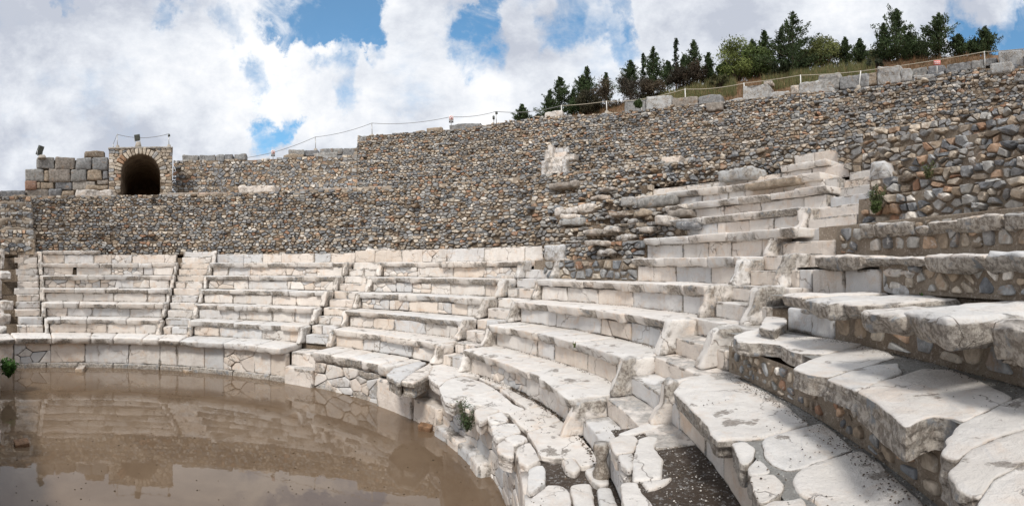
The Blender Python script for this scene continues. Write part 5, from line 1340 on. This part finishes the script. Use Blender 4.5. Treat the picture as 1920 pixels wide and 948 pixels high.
def conifer(x, ytop, ybot, wpx, R, lab, name='conifer_tree', dens=1.0, col=(.045, .068, .030), lean=0, narrow=False, seed=0, spiky=1.0):
    R += HS
    p, s = phi_at(x, R); zt, zb = z_at(x, ytop, R), z_at(x, ybot, R); wd = wpx / FPX * s; base = Vector(pol(p, R, min(zb, hill_z(p, R) + .1) - .1)); 
    H = zt - base.z; Hc = zt - zb
    t = thing(name, lab, 'tree', tuple(base), 'trees on the hill')
    a = Acc(); top = base + Vector((lean, 0, H)); ax = lambda q: base.lerp(top, q)
    tube(a, [tuple(ax(q)) for q in np.linspace(0, .97, 8)], [max(.012, .11 * (1 - q)) * (H / 5) for q in np.linspace(0, .97, 8)], n=6)
    L = Acc(); L.fix = False; nb = int((26 if narrow else 78) * dens * max(1, H / 5)); q0 = max(.04, 1 - Hc / H)
    for i in range(nb):
        q = q0 + (1 - q0) * (i + rnd.random()) / nb; prof = (1 - (q - q0) / (1 - q0)) ** (1.0 if not narrow else .5) * (1.5 if not narrow else 1)
        if narrow: prof = min(prof, 1.0) * (.6 + .4 * min(1, (q - q0) * 6))
        ln = wd / 2 * (prof * rnd.uniform(.45, 1.15 + .25 * spiky * (rnd.random() < .25)) + .05)
        az = rnd.uniform(0, 6.283); c0 = ax(q); rise = (.35 + .5 * rnd.random()) if not narrow else 1.4
        end = c0 + Vector((math.cos(az) * ln, math.sin(az) * ln, ln * rise * (1 if q > .3 else .4)))
        mid = c0.lerp(end, .5) + Vector((0, 0, -ln * .08))
        if not narrow and i % 2 == 0: tube(a, [tuple(c0), tuple(mid), tuple(end)], [.02, .012, .005], n=4)
        n = int(16 + 90 * ln * dens) if not narrow else 26
        tt = nrs.uniform(.1, 1.04, (n, 1)); P = (1 - tt) * np.array(c0) + tt * np.array(end) + nrs.normal(size=(n, 3)) * (.035 + .10 * ln * (1.15 - tt))
        f = rnd.uniform(.6, 1.45)
        leaf_tris(L, P, .048 if not narrow else .05, np.array(col) * f, .4, 2.6, (math.cos(az) * .5, math.sin(az) * .5, .6))
    L.link('crown', M['leaf'], t, smooth=False); a.link('trunk', M['bark'], t)
def bushy(x, ytop, ybot, wpx, R, lab, name, cat, col, trunk=True, leaf=.05, n=2600, clumps=16, twig=False, flat=1.0):
    R += HS
    p, s = phi_at(x, R); zt, zb = z_at(x, ytop, R), z_at(x, ybot, R); wd = wpx / FPX * s; H = zt - zb; gz = min(zb, hill_z(p, R)) - .1
    base = Vector(pol(p, R, gz)); t = thing(name, lab, cat, tuple(base), 'trees on the hill' if cat == 'tree' else 'bushes and plants')
    er = Vector((math.cos(R_(p)), math.sin(R_(p)), 0)); et = Vector((er.y, -er.x, 0)); a = Acc(); L = Acc(); L.fix = False
    cs = []
    for i in range(clumps):
        h = rnd.uniform(.12, .88); wv = math.sqrt(max(.05, 1 - (2 * h - 1.0) ** 2)) if trunk else math.sqrt(max(.1, 1 - h * h * .9))
        u = rnd.uniform(-1, 1) * wv * wd * .40; v = rnd.uniform(-1, 1) * wv * wd * .35
        c = base + et * u + er * v + Vector((0, 0, (zb - gz) + h * H)); cs.append((c, rnd.uniform(.16, .27) * min(H, wd) * (1.1 if trunk else 1.0)))
    for c, r in cs:
        m = max(20, n // clumps); d = nrs.normal(size=(m, 3)); d /= np.linalg.norm(d, axis=1, keepdims=True); rr = r * nrs.uniform(.2, 1.0, (m, 1)) ** .45 * (1 + .25 * nrs.normal(size=(m, 1)))
        P = np.array(c) + d * rr * np.array([1, 1, .8]); f = rnd.uniform(.6, 1.4)
        leaf_tris(L, P, leaf, np.array(col) * f, .35, 1.9 if not twig else 5, (0, 0, .5))
        st = base + Vector((0, 0, .05)); tube(a, [tuple(st), tuple(st.lerp(c, .5) + Vector((0, 0, .15 * H * .3))), tuple(c)], [.05 if trunk else .015, .03 if trunk else .01, .006], n=4)
    L.link('crown' if trunk else 'foliage', M['leaf'], t, smooth=False); a.link('trunk' if trunk else 'stem', M['bark'], t)
DG = (.060, .088, .038)
for args in [(979, 197, 232, 26, 21, 'lone small dark conifer left of the hill beside the low round bush'), (1049, 145, 225, 52, 20.5, 'dark pointed conifer, tallest at the left end of the hill'), (1030, 170, 222, 26, 21, 'short dark conifer just left of the pointed one at the hill end'),
             (1075, 168, 220, 26, 22, 'small slim conifer between the pointed one and the dense bushes'), (1100, 126, 210, 50, 22, 'ragged dark conifer with an open top above the brown bushes'), (1092, 142, 214, 44, 21, 'dense dark conifer below the ragged open topped one'),
             (1136, 137, 190, 24, 24, 'thin distant conifer tip behind the brown bushes'), (1182, 114, 180, 50, 23, 'irregular dark conifer left of the narrow cypress'), (1225, 89, 170, 42, 22, 'open branched conifer right of the narrow cypress'),
             (1252, 115, 165, 40, 25, 'loose thin tree between the open conifer and the slender cypress'), (1281, 106, 150, 24, 25, 'small conifer tip right of the slender cypress'), (1300, 77, 152, 42, 22, 'pointed dark conifer above the brown shrubs, right of the slender cypress'),
             (1328, 100, 158, 34, 21.5, 'mid green conifer left of the round green trees'), (1433, 57, 138, 40, 22, 'dark thin topped conifer between round green tree and tallest conifer'), (1410, 75, 140, 40, 22, 'dark conifer behind the first round green tree'),
             (1466, 50, 140, 46, 22, 'dark conifer leaning against the tallest one on its left'), (1486, 24, 142, 78, 21, 'tallest dark conifer with a jagged narrow top'), (1584, 72, 125, 36, 22, 'small dark conifer right of the round yellow green tree'),
             (1612, 74, 122, 34, 22.5, 'small dark conifer, second right of the round yellow green tree'), (1682, 20, 115, 84, 20.5, 'broad dark conifer with several spiky tops'), (1656, 45, 113, 40, 20.8, 'spiky left shoulder of dark branches beside the broad conifer'),
             (1705, 62, 112, 40, 21, 'right hand smaller conifer merging with the broad spiky one'), (1761, 26, 108, 66, 20.5, 'full dark conifer with even pyramid outline'), (1797, 66, 106, 36, 21, 'small conifer right of the even pyramid one'),
             (1847, 52, 105, 46, 21.5, 'last dark conifer before the corner block'), (1824, 78, 105, 30, 22, 'low dark conifer left of the last one')]:
    conifer(*args[:5], args[5], col=DG if args[0] not in (1328, 1433) else (.05, .078, .03), dens=1.0)
conifer(1206, 102, 172, 13, 22, 'narrow column shaped cypress with a bare tip', 'cypress_tree', 1.6, (.035, .058, .024), narrow=True)
conifer(1268, 74, 158, 14, 22, 'slender tall pencil shaped cypress', 'cypress_tree', 1.8, (.032, .052, .024), narrow=True)
for x, y0, y1, w_, R, lab, col in [(1383, 70, 148, 66, 21, 'round olive green tree at the left of the tallest conifer', (.16, .19, .06)), (1420, 84, 150, 70, 21.5, 'wide mid green tree under the dark conifer tops', (.11, .15, .05)), (1545, 68, 125, 64, 22, 'round yellow green tree in the gap right of the tallest conifer', (.19, .21, .08)),
                                   (1510, 90, 135, 44, 22.5, 'olive green tree tucked behind the tallest conifer', (.14, .165, .06)), (1632, 96, 122, 38, 23, 'small pale olive tree far behind the dry grass', (.13, .14, .07)), (1725, 82, 110, 30, 22, 'small grey green tree right of the broad spiky conifer', (.10, .12, .06)), (1358, 120, 152, 30, 21, 'low bright green tree at the foot of the round olive one', (.09, .13, .045))]:
    bushy(x, y0, y1, w_, R, lab, 'broadleaf_tree', 'tree', col, True, .055, 7500, 30)
BR = (.105, .082, .056)
for x, y0, y1, w_, R, lab, col in [(1140, 150, 212, 70, 20, 'large brown leafless bush at the left of the hill', BR), (1105, 168, 215, 50, 19.6, 'dark brown bush low beside the dense conifer', (.055, .05, .03)), (1190, 140, 195, 76, 20.5, 'wide grey brown bush under the narrow cypress', (.07, .06, .045)), (1225, 150, 190, 60, 20, 'grey brown bush right below the open conifer', BR),
                                   (1310, 115, 160, 64, 21, 'rounded brown bush beneath the pointed conifer', (.07, .052, .036)), (1275, 122, 165, 50, 20.8, 'dusky brown bush beneath the slender cypress', (.06, .05, .036)), (1010, 216, 230, 46, 21, 'low round dark green bush left of the pale tan block', (.05, .062, .028)),
                                   (1640, 112, 124, 34, 19.6, 'low blue green bush left of the big white grey cube', (.085, .10, .065)), (1465, 120, 140, 60, 20.4, 'low dark shrub at the foot of the tallest conifer', (.045, .06, .03)), (1350, 143, 160, 60, 19.8, 'green brown low shrub left of the dry grass bank', (.10, .105, .05)),
                                   (1198, 187, 200, 14, 15.9, 'small green tuft growing on the dark grey boulder', (.07, .10, .04))]:
    bushy(x, y0, y1, w_, R, lab, 'bush', 'bush', col, False, .035, 3000, 18, True)
# dry grass on the bank
def grass(name, label, regions, n, cols, hgt, R0, R1, wdt=.012):
    R0 += HS; R1 += HS
    a = Acc(); P = []; C = []
    tot = sum(x1 - x0 for x0, x1 in regions)
    for x0, x1 in regions:
        for _ in range(int(n * (x1 - x0) / tot)):
            x = rnd.uniform(x0, x1); R = rnd.uniform(R0, R1); p, s = phi_at(x, R); v = pol(p, R, hill_z(p, R))
            cl = float(TAB[int(x * .12) * 7 % 65536]); P.append(v + (abs(cl),))
    P = np.array(P); h = hgt * nrs.uniform(.4, 1.2, len(P)) * (.5 + P[:, 3]); az = nrs.uniform(0, 6.28, len(P)); ln = nrs.uniform(.1, .6, len(P)) * h
    B = P[:, :3]; tip = B + np.stack([np.cos(az) * ln, np.sin(az) * ln, h], -1); sd_ = np.stack([-np.sin(az), np.cos(az), 0 * az], -1) * wdt
    B = B - np.array([0, 0, .12])
    V = np.stack([B - sd_, B + sd_, (B + tip) / 2 + sd_ * .7 + np.array([0, 0, .03]), tip], 1).reshape(-1, 3); idx = nrs.randint(0, len(cols), len(P)); c = np.array(cols)[idx] * nrs.uniform(.7, 1.3, (len(P), 1))
    a.add(V, np.arange(len(V)).reshape(-1, 4), np.repeat(np.column_stack([c, np.ones(len(P))]), 4, axis=0))
    tag(a.link(name, M['leaf'], None, smooth=False), label, 'grass', kind='stuff')
grass('dry_grass', 'dry straw coloured grass on the bank behind the boulders', [(1200, 1380), (1430, 1640)], 20000, [(.32, .25, .13), (.22, .19, .09), (.15, .17, .07), (.13, .16, .06), (.16, .18, .08)], .30, 18.6, 20.8)
grass('brown_weeds', 'low reddish brown weeds on the slope under the rope', [(1060, 1180), (1290, 1500), (1640, 1860)], 9000, [(.20, .11, .06), (.26, .15, .08), (.14, .12, .06)], .22, 18.3, 21.0)
def plant(x, y, z, hpx, wpx, lab, col, n=900, R=None, cat='plant', leaf=.012, stems=12, droop=0.0):
    if R is None: cx, cy = at_z(x, y, z); 
    else: p, s = phi_at(x, R); cx, cy, _ = pol(p, R, 0); z = z_at(x, y, R)
    s = math.hypot(cx - EYE[0], cy - EYE[1]); H = hpx / FPX * s; W = wpx / FPX * s
    t = thing('wild_plant', lab, cat, (cx, cy, z), 'bushes and plants'); a = Acc(); L = Acc(); L.fix = False
    for i in range(stems):
        az = rnd.uniform(0, 6.283); rr = W / 2 * rnd.uniform(.2, 1); hh = H * rnd.uniform(.45, 1.05)
        b0 = Vector((cx, cy, z - .02)); e = b0 + Vector((math.cos(az) * rr, math.sin(az) * rr, hh)); m = b0.lerp(e, .5) + Vector((0, 0, .1 * hh))
        tube(a, [tuple(b0), tuple(m), tuple(e)], [.004 * (s / 4), .003 * (s / 4), .0015 * (s / 4)], (.2, .2, .1, 0), 4)
        q = max(10, n // stems); tt = nrs.uniform(.15, 1.05, (q, 1)); P = (1 - tt) ** 2 * np.array(b0) + 2 * tt * (1 - tt) * np.array(m) + tt ** 2 * np.array(e) + nrs.normal(size=(q, 3)) * W * .07
        leaf_tris(L, P, leaf, np.array(col) * rnd.uniform(.7, 1.3), .35, 2.2, (0, 0, .4))
    L.link('leaves', M['leaf'], t, smooth=False); a.link('stems', M['bark'], t)
plant(876, 806, -.25, 58, 46, 'feathery green weed hanging on the near basin wall coping', (.075, .11, .05), 1900, R=5.36, leaf=.010, stems=22)
plant(16, 705, -.5, 34, 34, 'leafy green plant at the left edge beside the water', (.06, .13, .03), 900, leaf=.035, stems=14)
plant(1645, 388, 0, 46, 36, 'tall sparse weed growing beside the top of the diagonal stairway', (.11, .13, .06), 900, R=surfR(1645, 386) - .12, leaf=.016, stems=16)
plant(1642, 395, 0, 20, 30, 'dense low green plant at the foot of the tall sparse weed', (.10, .135, .05), 800, R=surfR(1642, 393) - .22, leaf=.016, stems=16)
plant(1740, 330, 0, 26, 46, 'thin trailing weed on the near upper rubble', (.10, .12, .05), 250, R=surfR(1740, 330) - .2, leaf=.016, stems=10)
plant(1577, 596, 1.2, 7, 9, 'tiny green sprout under the near slab right of a marble block', (.08, .16, .04), 90, R=Fr(3) - .05, leaf=.008, stems=6)
plant(1728, 552, 1.6, 8, 10, 'tiny green sprout at the foot of the fifth tier rubble', (.08, .16, .04), 90, R=Fr(4) - .05, leaf=.008, stems=6)
plant(1077, 649, .8, 12, 7, 'moss green sprout in a joint of the third seat row', (.10, .15, .03), 120, R=Fr(1) - .17, leaf=.010, stems=6)
